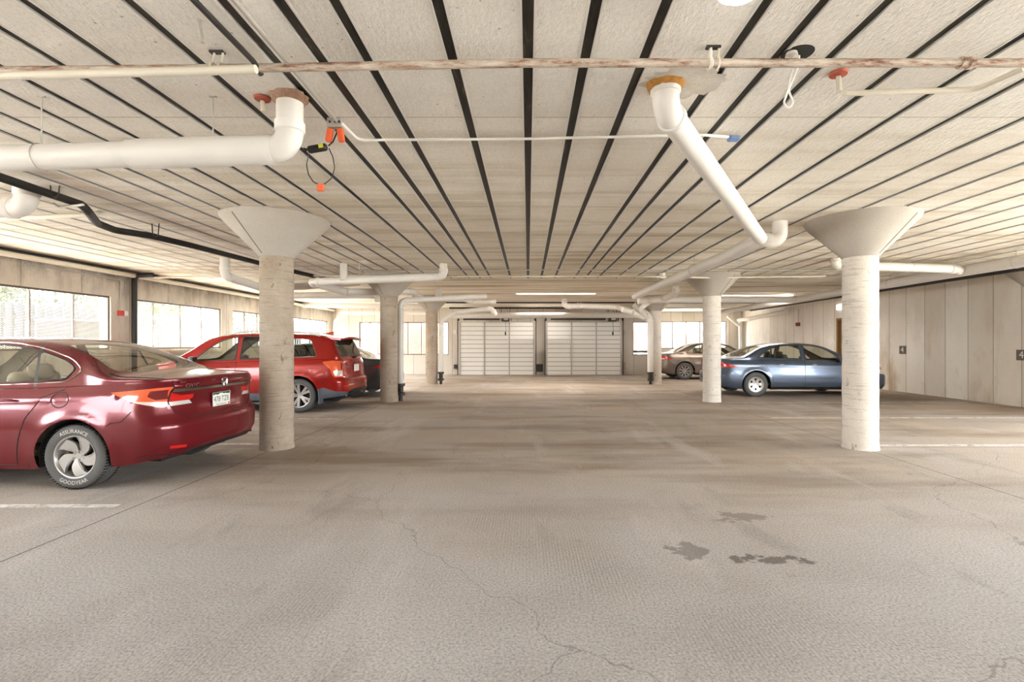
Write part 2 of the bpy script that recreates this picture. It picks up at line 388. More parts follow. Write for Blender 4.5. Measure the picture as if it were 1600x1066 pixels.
def text_shape(s, size=1.0):
    cu = bpy.data.curves.new('t', 'FONT'); cu.body = s; cu.size = size; cu.resolution_u = 3; cu.align_x = 'CENTER'; cu.align_y = 'CENTER'
    o = bpy.data.objects.new('t', cu); COL.objects.link(o); bpy.context.view_layer.update()
    me = bpy.data.meshes.new_from_object(o.evaluated_get(bpy.context.evaluated_depsgraph_get()))
    vs = [(v.co.x, v.co.y) for v in me.vertices]; fs = [tuple(p.vertices) for p in me.polygons]
    bpy.data.objects.remove(o); bpy.data.curves.remove(cu); bpy.data.meshes.remove(me)
    return vs, fs

# ------------------------------------------------------------ the garage shell
XL, XR, YB, YR, XJ = -9.2, 11.15, 23.2, 25.6, 5.95
YS = -7.0; ZTOP = 3.5
mb = MB(); mb.box(XL-.3, XR+.3, YS, YR+.3, -.3, 0); struct(mb.build('floor', M['floor']))

def build_ceiling():
    gl = [0.0, .34, .69, 1.19, 1.47, 1.79, 2.27, 2.73, 3.19, 3.73, 4.17, 4.65, 5.12, 5.6, 6.05, 6.55, 7.0, 7.5, 7.95, 8.45, 8.9, 9.4, 9.85, 10.3, 10.75]
    gl += [-.45, -.96, -1.235, -1.515, -1.98, -2.5, -2.84, -3.23, -3.53, -3.88, -4.2, -4.6, -4.95, -5.35, -5.75, -6.15, -6.55, -6.95, -7.35, -7.75, -8.15]
    gl.sort()
    mb = MB(); y0, y1, ye = YS, 12.75, YR+.3
    w = .03; fl = .012; dep = .014
    xs = [XL-.3]
    for g in gl:
        wide = .034 if g in (-3.23, -1.235) else w
        mb.box(xs[-1], g-wide-fl, y0, y1, ZC, ZC+.2, 0)
        xs.append(g+wide+fl)
        # channel: two flanges and a back
        mb.box(g-wide-fl, g-wide, y0, y1, ZC-.002, ZC+.06, 2); mb.box(g+wide, g+wide+fl, y0, y1, ZC-.002, ZC+.06, 2)
        mb.box(g-wide, g+wide, y0, y1, ZC+dep, ZC+dep+.015, 1)
    mb.box(xs[-1], XR+.3, y0, y1, ZC, ZC+.2, 0)
    mb.box(XL-.3, XR+.3, y1, ye, ZC, ZC+.2, 0)
    mb.box(XL-.3, XR+.3, y0, ye, ZC+.2, ZC+.4, 0)
    struct(mb.build('ceiling', [M['ceiling'], M['channel'], M['flange']]))
build_ceiling()

def wall_holes(mb, fixed, axis, a0, a1, z0, z1, holes, th, k=0):
    # wall along 'x' or 'y' with rectangular openings; fixed = (near, far) coordinates of its faces
    cuts = sorted(holes)
    cur = a0
    def put(b0, b1, c0, c1):
        if b1-b0 < 1e-4 or c1-c0 < 1e-4: return
        if axis == 'x': mb.box(b0, b1, fixed[0], fixed[1], c0, c1, k)
        else: mb.box(fixed[0], fixed[1], b0, b1, c0, c1, k)
    for h0, h1, hz0, hz1 in cuts:
        put(cur, h0, z0, z1); put(h0, h1, z0, hz0); put(h0, h1, hz1, z1); cur = h1
    put(cur, a1, z0, z1)

LW = [(-6.6, -5.6, 1.3, 2.7), (-5.0, -.2, 1.3, 2.7), (.6, 6.2, 1.3, 2.48), (6.9, 10.87, 1.30, 2.48), (11.48, 14.79, 1.30, 2.48), (15.37, 18.25, 1.30, 2.48), (18.9, 22.67, 1.30, 2.48)]  # first three openings are unseen, added to let in more daylight
mb = MB(); wall_holes(mb, (XL-.25, XL), 'y', YS, YB+.25, 0, ZC, LW, .25)
struct(mb.build('wall_left', M['wall_left']))
BW = [(-7.95, -3.75, .92, 2.46)]
mb = MB(); wall_holes(mb, (YB, YB+.25), 'x', XL, XJ, 0, ZC, BW+[(4.93, 5.66, .9, 2.47)], .25)
struct(mb.build('wall_back', M['wall_back']))
RW = [(6.3, 10.33, 1.2, 2.6)]
mb = MB(); wall_holes(mb, (YR, YR+.25), 'x', XJ-.25, XR+.25, 0, ZC, RW, .25)
mb.box(XJ-.25, XJ, YB+.25, YR, 0, ZC); struct(mb.build('wall_back_right', M['wall_back']))
mb = MB(); wall_holes(mb, (XR, XR+.25), 'y', YS, YR, 0, ZC, [(-6.5, -1.6, .5, 3.0), (-1.0, 3.9, .5, 3.0), (4.5, 7.6, .5, 2.8), (16.7, 17.8, 0, 2.35)], .25)  # first three openings are unseen, added to light the garage from the side
struct(mb.build('wall_right', M['wall_right']))
struct(MB().box(XL-.25, XR+.25, YS-.25, YS, 0, ZC).build('wall_front', M['wall_left']))  # unseen end wall, made solid to cut light from behind the camera
struct(MB().box(XR+.25, XR+1.6, 16.5, 18.0, 0, 2.6).build('wall_stair', M['wall_right']))
# door jamb in the right wall
mb = MB(); mb.box(XR-.02, XR+.25, 17.72, 17.8, 0, 2.35); mb.box(XR-.02, XR+.25, 16.7, 16.78, 0, 2.35); mb.box(XR-.02, XR+.25, 16.78, 17.72, 2.27, 2.35)
mb.box(XR+.1, XR+.15, 16.78, 17.72, 0, 2.27)
struct(mb.build('door_1', M['brown_wood']))

# windows: frames, mullions, wire mesh
def window(n, axis, fixed, a0, a1, z0, z1, mull, mesh=False, hz=None, fw=.04):
    mb = MB()
    def bar(b0, b1, c0, c1, d=.05):
        if axis == 'y': mb.box(fixed-d/2, fixed+d/2, b0, b1, c0, c1)
        else: mb.box(b0, b1, fixed-d/2, fixed+d/2, c0, c1)
    bar(a0, a1, z1-fw, z1); bar(a0, a1, z0, z0+fw); bar(a0, a0+fw, z0+fw, z1-fw); bar(a1-fw, a1, z0+fw, z1-fw)
    fr = mb.build('window_%d' % n, M['frame']); struct(fr)
    mb = MB()
    for m in mull: bar(m-.018, m+.018, z0+fw, z1-fw, .04)
    if mull: mb.build('mullion', M['frame'], fr)
    if mesh:
        mb = MB(); s = .055; h = z1-z0-2*fw; b0 = a0+fw; b1 = a1-fw; r = .0022
        k = b0-h
        def seg(p, q, dd):
            if axis == 'y': A = Vector((fixed+dd, p[0], p[1])); B = Vector((fixed+dd, q[0], q[1])); W = Vector((.001, 0, 0))
            else: A = Vector((p[0], fixed+dd, p[1])); B = Vector((q[0], fixed+dd, q[1])); W = Vector((0, .001, 0))
            t = (B-A).normalized(); nn = t.cross(W).normalized()*r
            mb.add([A-nn-W, A+nn-W, B+nn-W, B-nn-W, A-nn+W, A+nn+W, B+nn+W, B-nn+W], [(0, 1, 2, 3), (7, 6, 5, 4), (0, 4, 5, 1), (3, 2, 6, 7)])
        sl = .55
        k = b0-h/sl
        while k < b1:
            for sg in (1, -1):
                x0, x1 = k, k+h/sl; za, zb = (z0+fw, z1-fw) if sg > 0 else (z1-fw, z0+fw)
                c0, c1 = max(x0, b0), min(x1, b1)
                if c1 > c0:
                    f0 = (c0-x0)/(x1-x0); f1 = (c1-x0)/(x1-x0)
                    seg((c0, za+(zb-za)*f0), (c1, za+(zb-za)*f1), .03)
            k += s
        mb.build('wire_mesh', M['white_paint'], fr)
    return fr
window(1, 'y', XL-.06, *LW[3], [7.4, 8.27, 9.14, 10.02], mesh=True)
window(2, 'y', XL-.06, *LW[4], [12.15, 13.09, 13.94], mesh=True)
window(3, 'y', XL-.06, *LW[5], [16.06, 16.8, 17.5])
window(4, 'y', XL-.06, *LW[6], [20.0, 20.9, 21.8])
window(8, 'y', XL-.06, *LW[1], [-3.8, -2.6, -1.4])  # this and the next are unseen windows, added for extra daylight
window(9, 'y', XL-.06, *LW[2], [2.0, 3.4, 4.8])
window(10, 'y', XR+.12, -6.5, -1.6, .5, 3.0, [-4.9, -3.2])  # unseen right-hand windows from here, added to brighten the middle bays
window(11, 'y', XR+.12, -1.0, 3.9, .5, 3.0, [.6, 2.3])
window(12, 'y', XR+.12, 4.5, 7.6, .5, 2.8, [6.1])
window(5, 'x', YB+.06, *BW[0], [-6.83, -5.65, -5.02])
window(6, 'x', YB+.06, 4.93, 5.66, .9, 2.47, [])
window(7, 'x', YR+.06, *RW[0], [7.52, 8.23, 8.94])
mb = MB(); s = .07
for i in range(11): mb.box(4.97+i*.064, 4.976+i*.064, YB+.1, YB+.106, 1.1, 2.2)
for i in range(28): mb.box(4.97, 5.62, YB+.1, YB+.106, 1.1+i*.04, 1.106+i*.04)
mb.box(4.97, 5.62, YB+.09, YB+.1, 1.02, 1.12); mb.build('lattice', M['dark_steel'], bpy.data.objects['window_6'])
# ledges under the left windows
mb = MB(); mb.box(XL, XL+.06, 11.4, 14.9, 1.2, 1.27); struct(mb.build('trim_1', M['wall_left']))

# ------------------------------------------------------------ columns with flared capitals
def column_mesh(name='column'):
    r = .2125; prof = [(r+.012, 0), (r+.006, .03)] + [(r+.003*sin(i*2.1), .1+i*.1) for i in range(25)] + [(r, 2.6)]
    mb = MB(); mb.lathe(prof, seg=48)
    return mb
cols = [(-3.44, 6.75, 'mottled round concrete column in front of the red cars, nearest on the left'),
        (-3.44, 12.2, 'second round concrete column on the left, between the red suv and the white standpipe'),
        (-3.44, 17.6, 'farthest round concrete column on the left, nearest the garage doors'),
        (4.55, 6.75, 'pale round concrete column nearest on the right, in front of the grey sedan hood'),
        (4.55, 12.2, 'round concrete column on the right, in front of the tail of the blue-grey sedan'),
        (4.55, 17.6, 'farthest round concrete column on the right, beside the tail of the tan sedan')]
shaft0 = cap0 = None
for x, y, lab in cols:
    root = empty('concrete_column', (x, y, 0), radians(-112 if x < 0 else -60), lab, 'column', 'round concrete columns')
    if not shaft0:
        shaft0 = column_mesh().build('shaft', M['column'], root, smooth=40)
        mb = MB(); mb.lathe([(.2125, 2.6), (.222, 2.6), (.235, 2.63), (.66, 3.07), (.69, ZC+.01)], seg=64); mb.tube([(.235, 0, 2.63), (.662, 0, 3.072)], .006, 6, 1)
        cap0 = mb.build('capital', [M['capital'], M['flange_dark']], root, smooth=30)
    else:
        if x > 0 and y < 7:
            me_ = shaft0.data.copy(); me_.materials[0] = M['column_pale']; pale = me_
        for s0 in (shaft0, cap0):
            c = s0.copy(); COL.objects.link(c); c.parent = root
            if x > 0 and s0 is shaft0: c.data = pale
# half capital growing out of the right wall
root = empty('concrete_column', (XR+.05, 10.72, 0), 0, 'engaged concrete column with flared capital at the right wall, right edge of the photo', 'column', 'round concrete columns')
for s0 in (shaft0, cap0):
    c = s0.copy(); COL.objects.link(c); c.parent = root

# ------------------------------------------------------------ floor markings
def stripe(x0, x1, y, lab):
    o = MB().add([(x0, y-.045, .002), (x1, y-.045, .002), (x1, y+.045, .002), (x0, y+.045, .002)], [(0, 1, 2, 3)]).build('parking_line', M['line']); tag(o, lab, 'floor marking', 'painted parking lines')
stripe(-8.6, -3.6, 4.32, 'faded white parking line beside the near wheel of the maroon sedan')
stripe(-8.6, -3.75, 7.0, 'faded white parking line between the maroon sedan and the nearest left column')
stripe(-8.6, -3.6, 9.4, 'faded white parking line beside the near wheels of the red suv')
stripe(-8.6, -3.6, 12.45, 'faded white parking line between the red suv and the dark sedan')
stripe(-8.6, -3.7, 15.4, 'faded white parking line on the far side of the dark sedan')
stripe(4.85, 10.7, 6.92, 'faded white parking line behind the nearest right column')
stripe(4.7, 10.7, 9.5, 'second faded white parking line on the right, in the empty bay')
stripe(4.7, 10.7, 12.0, 'faded white parking line on the near side of the blue-grey sedan')
stripe(4.7, 10.7, 17.2, 'faded white parking line between the blue-grey sedan and the tan sedan')

# ------------------------------------------------------------ garage doors
def garage_door(x0, x1, lab, motor_x):
    y = 22.72; z1 = 2.44; root = empty('garage_door', ((x0+x1)/2, y, 0), 0, lab, 'garage door', 'white overhead garage doors')
    cx = (x0+x1)/2; n = 4; h = z1/n
    for i in range(n):
        mb = MB()
        for j in range(3):
            a = i*h+j*h/3; mb.box(x0-cx, x1-cx, 0, .04, a+.012, a+h/3-.012)
        mb.box(x0-cx, x1-cx, .012, .034, i*h, i*h+h, 1)
        mb.build('door_panel', [M['white_paint'], M['groove']], root)
    for xx in (x0+.03, x0+(x1-x0)*.335, x0+(x1-x0)*.665, x1-.03):
        mb = MB(); mb.box(xx-cx-.03, xx-cx+.03, -.035, -.002, .02, z1); mb.build('stile', M['stile'], root)
    hg = MB()
    for i in range(5):
        for xx in (x0+.03, x0+(x1-x0)*.335, x0+(x1-x0)*.665, x1-.03):
            z = min(max(i*h, .06), z1-.05); hg.box(xx-cx-.04, xx-cx+.04, -.05, -.03, z-.03, z+.03)
    hg.build('hinge', M['emt'], root)
    for sx, xx in ((-1, x0-.07), (1, x1+.07)):
        mb = MB(); mb.box(xx-cx-.018, xx-cx+.018, -.06, -.02, 0, z1+.05)
        mb.tube([(xx-cx, -.04, z1), (xx-cx, -.12, z1+.2), (xx-cx, -.35, z1+.3), (xx-cx, -.8, z1+.31)], .018, 6)
        mb.build('track', M['dark_steel'], root)
    mb = MB(); mb.tube([(x0-cx-.1, -.15, z1+.13), (x1-cx+.1, -.15, z1+.13)], .016, 8); mb.build('torsion_shaft', M['emt'], root)
    mb = MB(); mb.tube([(x0-cx+.2+.012*0, -.15, z1+.13), (motor_x-cx-.25, -.15, z1+.13)], .045, 10); mb.build('torsion_spring', M['dark_steel'], root)
    for xx in (x0-.02, x1+.02):
        mb = MB(); mb.lathe([(.03, -.03), (.09, -.03), (.075, 0), (.09, .03), (.03, .03)], Matrix.Translation((xx-cx, -.15, z1+.13)) @ Matrix.Rotation(pi/2, 4, 'Y'), 18)
        mb.build('cable_drum', M['dark_steel'], root, smooth=40)
    return root
garage_door(-3.16, .30, 'left one of the two white panelled overhead garage doors in the back wall', -1.05)
garage_door(.84, 4.31, 'right one of the two white panelled overhead garage doors in the back wall', 3.8)
def opener(px, lab):
    p = PY(px, 498, 22.3); root = empty('door_opener', p, 0, lab, 'door opener', 'garage door openers')
    mb = MB(); mb.rbox((0, 0, 0), (.36, .3, .26), .03); mb.build('motor_housing', M['dark_steel'], root, smooth=30)
    mb = MB(); mb.rbox((.02, -.165, 0), (.2, .04, .16), .012); mb.build('cover', M['emt'], root)
    mb = MB()
    for sx in (-.16, .16): mb.tube([(sx, 0, .13), (sx*1.3, 0, ZC-p.z)], .01, 6); mb.tube([(sx, .1, .13), (sx-.16, .1, ZC-p.z)], .008, 6)
    mb.build('hanger', M['dark_steel'], root)
    mb = MB(); mb.lathe([(.02, -.02), (.11, -.02), (.11, .02), (.02, .02)], Matrix.Translation((.26, 0, 0)) @ Matrix.Rotation(pi/2, 4, 'Y'), 20); mb.build('pulley', M['rust_red'], root)
    mb = MB(); mb.tube([(.0, -.1, -.1), (.02, -.1, -.5), (0, -.1, -.62)], .008, 6); mb.box(-.03, .03, -.12, -.08, -.75, -.6); mb.build('pull_cord', M['black'], root)
opener(790, 'dark motor unit hanging above the left garage door')
opener(957, 'dark motor unit hanging above the right garage door')
# centre post between the doors, header, sill light strip
def crate(px, lab):
    p = PY(px, 572, 22.45); o = MB().rbox((0, 0, 0), (.2, .12, .5), .02).build('door_operator_bracket', M['dark_steel'], None); return o

# ------------------------------------------------------------ pipes
def pipe(name, lab, wp, r, mat_='pvc', bend=None, rings=True, cat='pipe', hangers=(), group=None, seg=20, top=None):
    pts, ends = fillet(wp, bend if bend else r*1.6)
    base = Vector(wp[0])
    root = empty(name, base, 0, lab, cat, group)
    mb = MB(); mb.tube([p-base for p in pts], r, seg)
    mb.build('pipe_run', M[mat_], root, smooth=50)
    if rings and ends:
        for p, d in ends:
            mb = MB(); a = p-base; mb.tube([a, a+d*.01, a+d*r*.75, a+d*(r*.75+.006)], [r*1.02, r*1.13, r*1.13, r*1.01], seg)
            mb.build('coupling', M[mat_], root, smooth=50)
    for h in hangers:
        p = Vector(h)-base; mb = MB(); zt = ZC-base.z
        mb.tube([(p.x, p.y, p.z), (p.x, p.y, zt)], .005, 6); mb.box(p.x-.025, p.x+.025, p.y-.008, p.y+.008, zt-.006, zt)
        ring = [(p.x+(r+.004)*0, p.y+(r+.004)*cos(a), p.z+(r+.004)*sin(a)) for a in [2*pi*i/16 for i in range(17)]]
        if abs(pts[-1].y-pts[0].y) > abs(pts[-1].x-pts[0].x): ring = [(p.x+(r+.004)*cos(a), p.y, p.z+(r+.004)*sin(a)) for a in [2*pi*i/16 for i in range(17)]]
        mb.tube(ring, .004, 5); mb.build('hanger', M['emt'], root)
    if top:   # collar where it meets the slab
        mb = MB(); t = Vector(top)-base; rng = random.Random(3)
        vs = []; N = 28
        for i in range(N):
            a = 2*pi*i/N
            for rr, dz in ((r*.9, -.05), (r*(1.15+rng.random()*.2), -.035), (r*(1.25+rng.random()*.3), .0)):
                vs.append((t.x+rr*cos(a), t.y+rr*sin(a), ZC-base.z+dz))
        fs = []
        for i in range(N):
            j = (i+1) % N
            for q in range(2): fs.append((i*3+q, j*3+q, j*3+q+1, i*3+q+1))
        mb.add(vs, fs); mb.build('ceiling_collar', M['foam' if top[2] > 50 else 'rust_ring'], root, smooth=60)
    return root
# big drain on the left
Yd = 3.38
a = PY(453, 140, Yd); xd = a.x
zr = PY(453, 233, Yd).z; zl = PY(0, 248, Yd).z; slope = (zl-zr)/(PY(0, 0, Yd).x-xd)
w1 = (xd, Yd, ZC+.05); w2 = (xd, Yd, zr); w3 = (-6.2, Yd, zr+slope*(-6.2-xd))
xc = PY(205, 0, Yd).x
r_ = pipe('drain_pipe', 'large white drain pipe at upper left, dropping from the ceiling and running left', [w1, w2, w3], .086, bend=.12,
     hangers=[(PY(65, 0, Yd).x, Yd, zr+slope*(PY(65, 0, Yd).x-xd)), (PY(333, 0, Yd).x, Yd, zr+slope*(PY(333, 0, Yd).x-xd))], top=(xd, Yd, 0), seg=32, group='white drain pipes')
mb = MB(); b = Vector(w1); p0 = Vector((xc, Yd, zr+slope*(xc-xd)))-b; p1 = Vector((PY(245, 0, Yd).x, Yd, zr+slope*(PY(245, 0, Yd).x-xd)))-b; p2 = Vector((PY(425, 0, Yd).x, Yd, zr+slope*(PY(425, 0, Yd).x-xd)))-b
mb.tube([p0, p0+(p1-p0)*.03, p1, p2, p2+Vector((.02, 0, 0))], [.088, .096, .101, .097, .088], 32); mb.build('bell_sleeve', M['pvc'], r_, smooth=50)
# small elbow far left
Yq = 5.3; p = PY(42, 0, Yq)
pipe('drain_pipe', 'short white drain elbow at the left edge, below the large drain pipe', [(p.x, Yq, ZC+.05), (p.x, Yq, PY(0, 325, Yq).z), (p.x-1.2, Yq, PY(0, 327, Yq).z)], .1, bend=.13, group='white drain pipes', seg=28)
# diagonal pipe and the long one
A = PY(1034, 122, 3.19); 
ya = 3.2; d0 = Vector((A.x, ya, ZC+.04)); d1 = Vector((A.x, ya, 2.97)); d2 = Vector((3.2, 6.85, 2.84))
d1 = PY(1040, 172, 3.22)
d0 = Vector((d1.x, d1.y, ZC+.04))
r_ = pipe('drain_pipe', 'white drain pipe slanting down from a foam-sealed ceiling hole right of centre', [d0, d1, PY(1188, 373, 6.75)], .086, bend=.16, top=(d1.x, d1.y, 99), seg=32, group='white drain pipes')
e1 = PY(1188, 374, 6.85)
pipe('drain_pipe', 'long white drain pipe running away along the ceiling, joined by the slanting pipe', [(3.5, 6.85, ZC+.03), (3.5, 6.85, 2.84), (e1.x+.02, 6.9, e1.z+.01), (e1.x, 8.0, 2.85), (PX(992, 463, 2.84).x, PX(992, 463, 2.84).y, 2.84)], .1, bend=.12, seg=28, rings=False,
     hangers=[(3.2, 9.5, 2.85), (3.2, 12.2, 2.85)], group='white drain pipes')
# filler splash beside the foam
o = MB(); rng = random.Random(5); N = 40; vs = [(0, 0, 0)]
for i in range(N):
    a = 2*pi*i/N; rr = .17*(1+.35*rng.random()); vs.append((rr*1.25*cos(a), rr*sin(a), .02))
o.add([(d1.x+.1+v[0], d1.y+v[1]-.02, ZC-.012+v[2]*.5) for v in vs], [(0, i+1, (i+1) % N+1) for i in range(N)])
tag(o.build('filler_patch', M['filler']), 'rough white filler patch on the ceiling around the foam-sealed drain hole', 'patch')
# right wall trunk pipe with branch
pipe('drain_pipe', 'thick white trunk pipe running the length of the right wall under the ceiling', [(8.82, 2.0, 2.93), (8.82, 9.8, 2.9), (8.82, 16.2, 2.88), (8.6, 23.3, 2.86)], .105, rings=False, seg=24,
     hangers=[(8.82, 8.9, 2.9), (8.82, 12.0, 2.9), (8.82, 16.2, 2.88)], group='white drain pipes')
pipe('drain_pipe', 'white branch pipe between the nearest right column and the right wall trunk pipe', [(6.08, 9.75, ZC), (6.08, 9.75, 2.98), (8.5, 9.8, 2.92), (8.8, 10.0, 2.91)], .088, bend=.13, hangers=[(7.6, 9.78, 2.95)], group='white drain pipes')
pipe('drain_pipe', 'white cross pipe behind the second right column meeting the trunk pipe', [(8.8, 16.1, 2.88), (4.7, 16.0, 2.87), (3.55, 15.9, 2.82)], .11, rings=False, group='white drain pipes')
pipe('drain_pipe', 'white pipe turning down the wall in the far right corner', [(10.6, 20.2, 2.76), (10.4, 23.0, 2.62), (10.35, 24.2, 2.6), (10.9, 25.35, 2.55), (10.95, 25.35, 0)], .085, group='white drain pipes')
pipe('drain_pipe', 'slim white brace pipe slanting into the far right corner pipe', [PY(1136, 494, 25.3), PY(1154, 509, 25.3)], .06, rings=False, group='white drain pipes')
# small risers on the right
pipe('drain_pipe', 'short white riser left of the second right column, curving toward the standpipe', [PX(1056, 447, ZC), PY(1056, 458, 14.6), PY(1038, 467, 15.3), PY(1012, 470, 16.0)], .1, group='white drain pipes')
pipe('drain_pipe', 'thin white stub dropping from the ceiling through the long drain pipe', [PX(1004+31, 427, ZC), PY(1035, 436, F*1.7/(CY-427))], .07, rings=False, group='white drain pipes')
# standpipes
pipe('standpipe', 'white standpipe beside the farthest right column, bending left at the top', [PY(990, 476, 17.4), PY(1016, 496, 17.4), (4.32, 17.4, 0.4)], .105, group='white standpipes')
pipe('drain_pipe', 'white sloping pipe above the right garage door with a short riser', [PX(882, 466, ZC), PY(882, 479, 18.2), PY(905, 478, 18.2), PY(965, 480, 18.0), PY(996, 488, 17.6)], .1, bend=.13, group='white drain pipes')
pipe('drain_pipe', 'white diagonal connector joining the pipes by the farthest right column', [PY(1025, 466, 16.9), PY(1000, 482, 17.1), PY(1012, 500, 17.5)], .08, group='white drain pipes')
pipe('drain_pipe', 'curved white pipe entering the standpipe cluster from the left on the right side', [PY(972, 484, 17.2), PY(990, 488, 17.3), PY(1006, 497, 17.4)], .09, group='white drain pipes')
def valve(x, y, lab):
    root = empty('pipe_valve', (x, y, 0), 0, lab, 'valve', 'valves at the standpipe feet')
    MB().lathe([(.0, 0), (.05, 0), (.05, .12), (.11, .14), (.11, .2), (.07, .22), (.07, .36), (.11, .38), (.11, .44), (0, .44)], seg=16).build('valve_body', M['dark_steel'], root, smooth=40)
    MB().lathe([(.05, -.01), (.05, .01), (.035, .01), (.035, -.01)], Matrix.Translation((0, -.13, .29)) @ Matrix.Rotation(pi/2, 4, 'X'), 14, closed=True).build('handwheel', M['dark_steel'], root)
valve(4.32, 17.4, 'dark valve at the foot of the standpipe by the farthest right column')
p = PY(626, 470, 12.35)
pipe('standpipe', 'tall white standpipe behind the second left column', [PY(760, 463, 13.0), (p.x, 12.35, p.z), (p.x, 12.35, .44)], .072, bend=.14, group='white standpipes')
valve(p.x, 12.35, 'dark valve at the foot of the standpipe by the second left column')
p = PY(689, 510, 17.5)
pipe('standpipe', 'white standpipe beside the farthest left column, bending right at the top', [PY(775, 493, 17.2), PY(768, 482, 17.2), PY(712, 488, 17.4), PY(690, 502, 17.5), (p.x, 17.5, .44)], .085, bend=.15, group='white standpipes')
valve(p.x, 17.5, 'dark valve at the foot of the standpipe by the farthest left column')
# left cluster, all just under the slab
D = [PX(693, 411, ZC+.02), PY(693, 432, 10.3), PY(486, 441, 10.3), PY(537, 456, 12.0), PY(645, 456, 13.2), PY(661, 467, 14.8), PY(705, 467, 15.0), PY(718, 465, 15.0), PY(735, 471, 16.6), PY(774, 471, 17.0)]
pipe('drain_pipe', 'zigzag white drain pipe with a riser, passing above the second left column', D, .085, bend=.1, hangers=[PY(562, 437, 10.3), PY(640, 434, 10.3)], group='white drain pipes')
pipe('drain_pipe', 'short white riser standing on the zigzag drain pipe behind the nearest left column', [PX(537, 411, ZC+.02), PY(537, 440, 10.25)], .075, rings=False, group='white drain pipes')
pipe('drain_pipe', 'short white riser above the farthest left column', [PX(685, 451, ZC+.02), PY(685, 466, 15.0)], .1, rings=False, group='white drain pipes')
y1 = F*1.7/(CY-403)
pipe('drain_pipe', 'white drain pipe dropping left of the nearest left column and running behind it', [(PY(351, 0, y1).x, y1, ZC+.02), PY(351, 431, y1), PY(412, 451, 11.0), PY(560, 442, 13.2)], .085, bend=.12, group='white drain pipes')
pipe('drain_pipe', 'white pipe ending in an elbow at the second left column', [PY(440, 462, 14.5), PY(590, 461, 14.5), PY(592, 472, 14.5)], .1, bend=.12, group='white drain pipes')
for (x0, x1, py0, py1, Y, r, lab) in [
    (410, 668, 476.5, 479, 20.0, .1, 'upper long white pipe crossing in front of the back left windows'),
    (532, 668, 489, 489, 22.6, .085, 'lower long white pipe along the back left wall'),
    (700, 1000, 493.5, 492.5, 21.6, .125, 'thick white pipe crossing above both garage doors')]:
    a_ = PY(x0, py0, Y); b_ = PY(x1, py1, Y); pipe('drain_pipe', lab, [a_, b_], r, rings=False, group='white drain pipes', hangers=[a_.lerp(b_, .25), a_.lerp(b_, .75)])
pipe('downspout', 'white downspout leaning in the far left corner', [PY(532, 497, 22.6), PY(525, 501, 22.6), PY(522, 540, 22.6), (PY(522, 540, 22.6).x, 22.6, 0)], .085, group='white drain pipes')

# thin pipes and conduits
def conduit(lab, wp, r, m='emt', cat='conduit', name='conduit', bend=.06, group='conduits and small pipes', clips=()):
    pts, _ = fillet(wp, bend, 5); base = Vector(wp[0]); root = empty(name, base, 0, lab, cat, group)
    mb = MB(); mb.tube([p-base for p in pts], r, 10); mb.build('pipe_run', M[m], root, smooth=60)
    for c in clips:
        mb = MB(); q = Vector(c)-base; mb.tube([(q.x+(r+.004)*0, q.y+(r+.004)*cos(a), q.z+(r+.004)*sin(a)) for a in [2*pi*i/12 for i in range(13)]], .006, 5)
        mb.tube([(q.x, q.y+.0, q.z+r), (q.x, q.y, ZC-base.z)], .007, 5); mb.build('hanger', M['white_paint'], root)
    return root
zz = 3.02
r_ = conduit('flaking rust-streaked sprinkler main crossing the whole ceiling near the top of the photo', [PX(-30, 111, zz), PX(400, 106.5, zz), PX(820, 98.5, zz), PX(1200, 98.5, zz), PX(1640, 98.5, zz)], .0235, 'rusty', 'pipe', 'sprinkler_pipe',
        clips=[PX(1111, 99, zz)])
mb = MB(); b0 = PX(-30, 111, zz)
for px in (1503, 1516): q = PX(px, 98.5, zz)-b0; mb.tube([q-Vector((.012, 0, 0)), q+Vector((.012, 0, 0))], .034, 12)
mb.build('coupling', M['rusty'], r_)
conduit('cream pipe under the rusty sprinkler main at upper left', [PX(-30, 119.5, 2.99), PX(330, 110.5, 2.99), PX(400, 108, 2.99)], .024, 'pvc_cream', 'pipe', 'sprinkler_pipe')
q = PX(396, 96, 3.03)
conduit('thin dark pipe joining the sprinkler main from the camera side at upper left', [(q.x, 1.0, 3.03), (q.x, q.y, 3.03), (q.x, q.y+.08, 3.0)], .016, 'dark_steel', 'pipe', 'sprinkler_pipe')
def strap(px, py, lab):
    q = PX(px, py, zz); root = empty('pipe_clamp', q, 0, lab, 'clamp', 'pipe clamps on the sprinkler main')
    mb = MB()
    for dx in (-.02, .03):
        mb.tube([(dx, .03*cos(a), .03*sin(a)) for a in [2*pi*i/14 for i in range(15)]], .007, 6)
        mb.tube([(dx, 0, .03), (dx+.01, 0, ZC-q.z)], .007, 6)
    mb.build('clamp_ring', M['pvc_cream'], root); MB().box(-.035, .045, -.015, .015, ZC-q.z-.012, ZC-q.z).build('mounting_plate', M['dark_steel'], root)
strap(338, 107, 'cream double clamp holding the pipes at upper left'); strap(1113, 100, 'white strap hanger holding the sprinkler main above the slanting pipe')
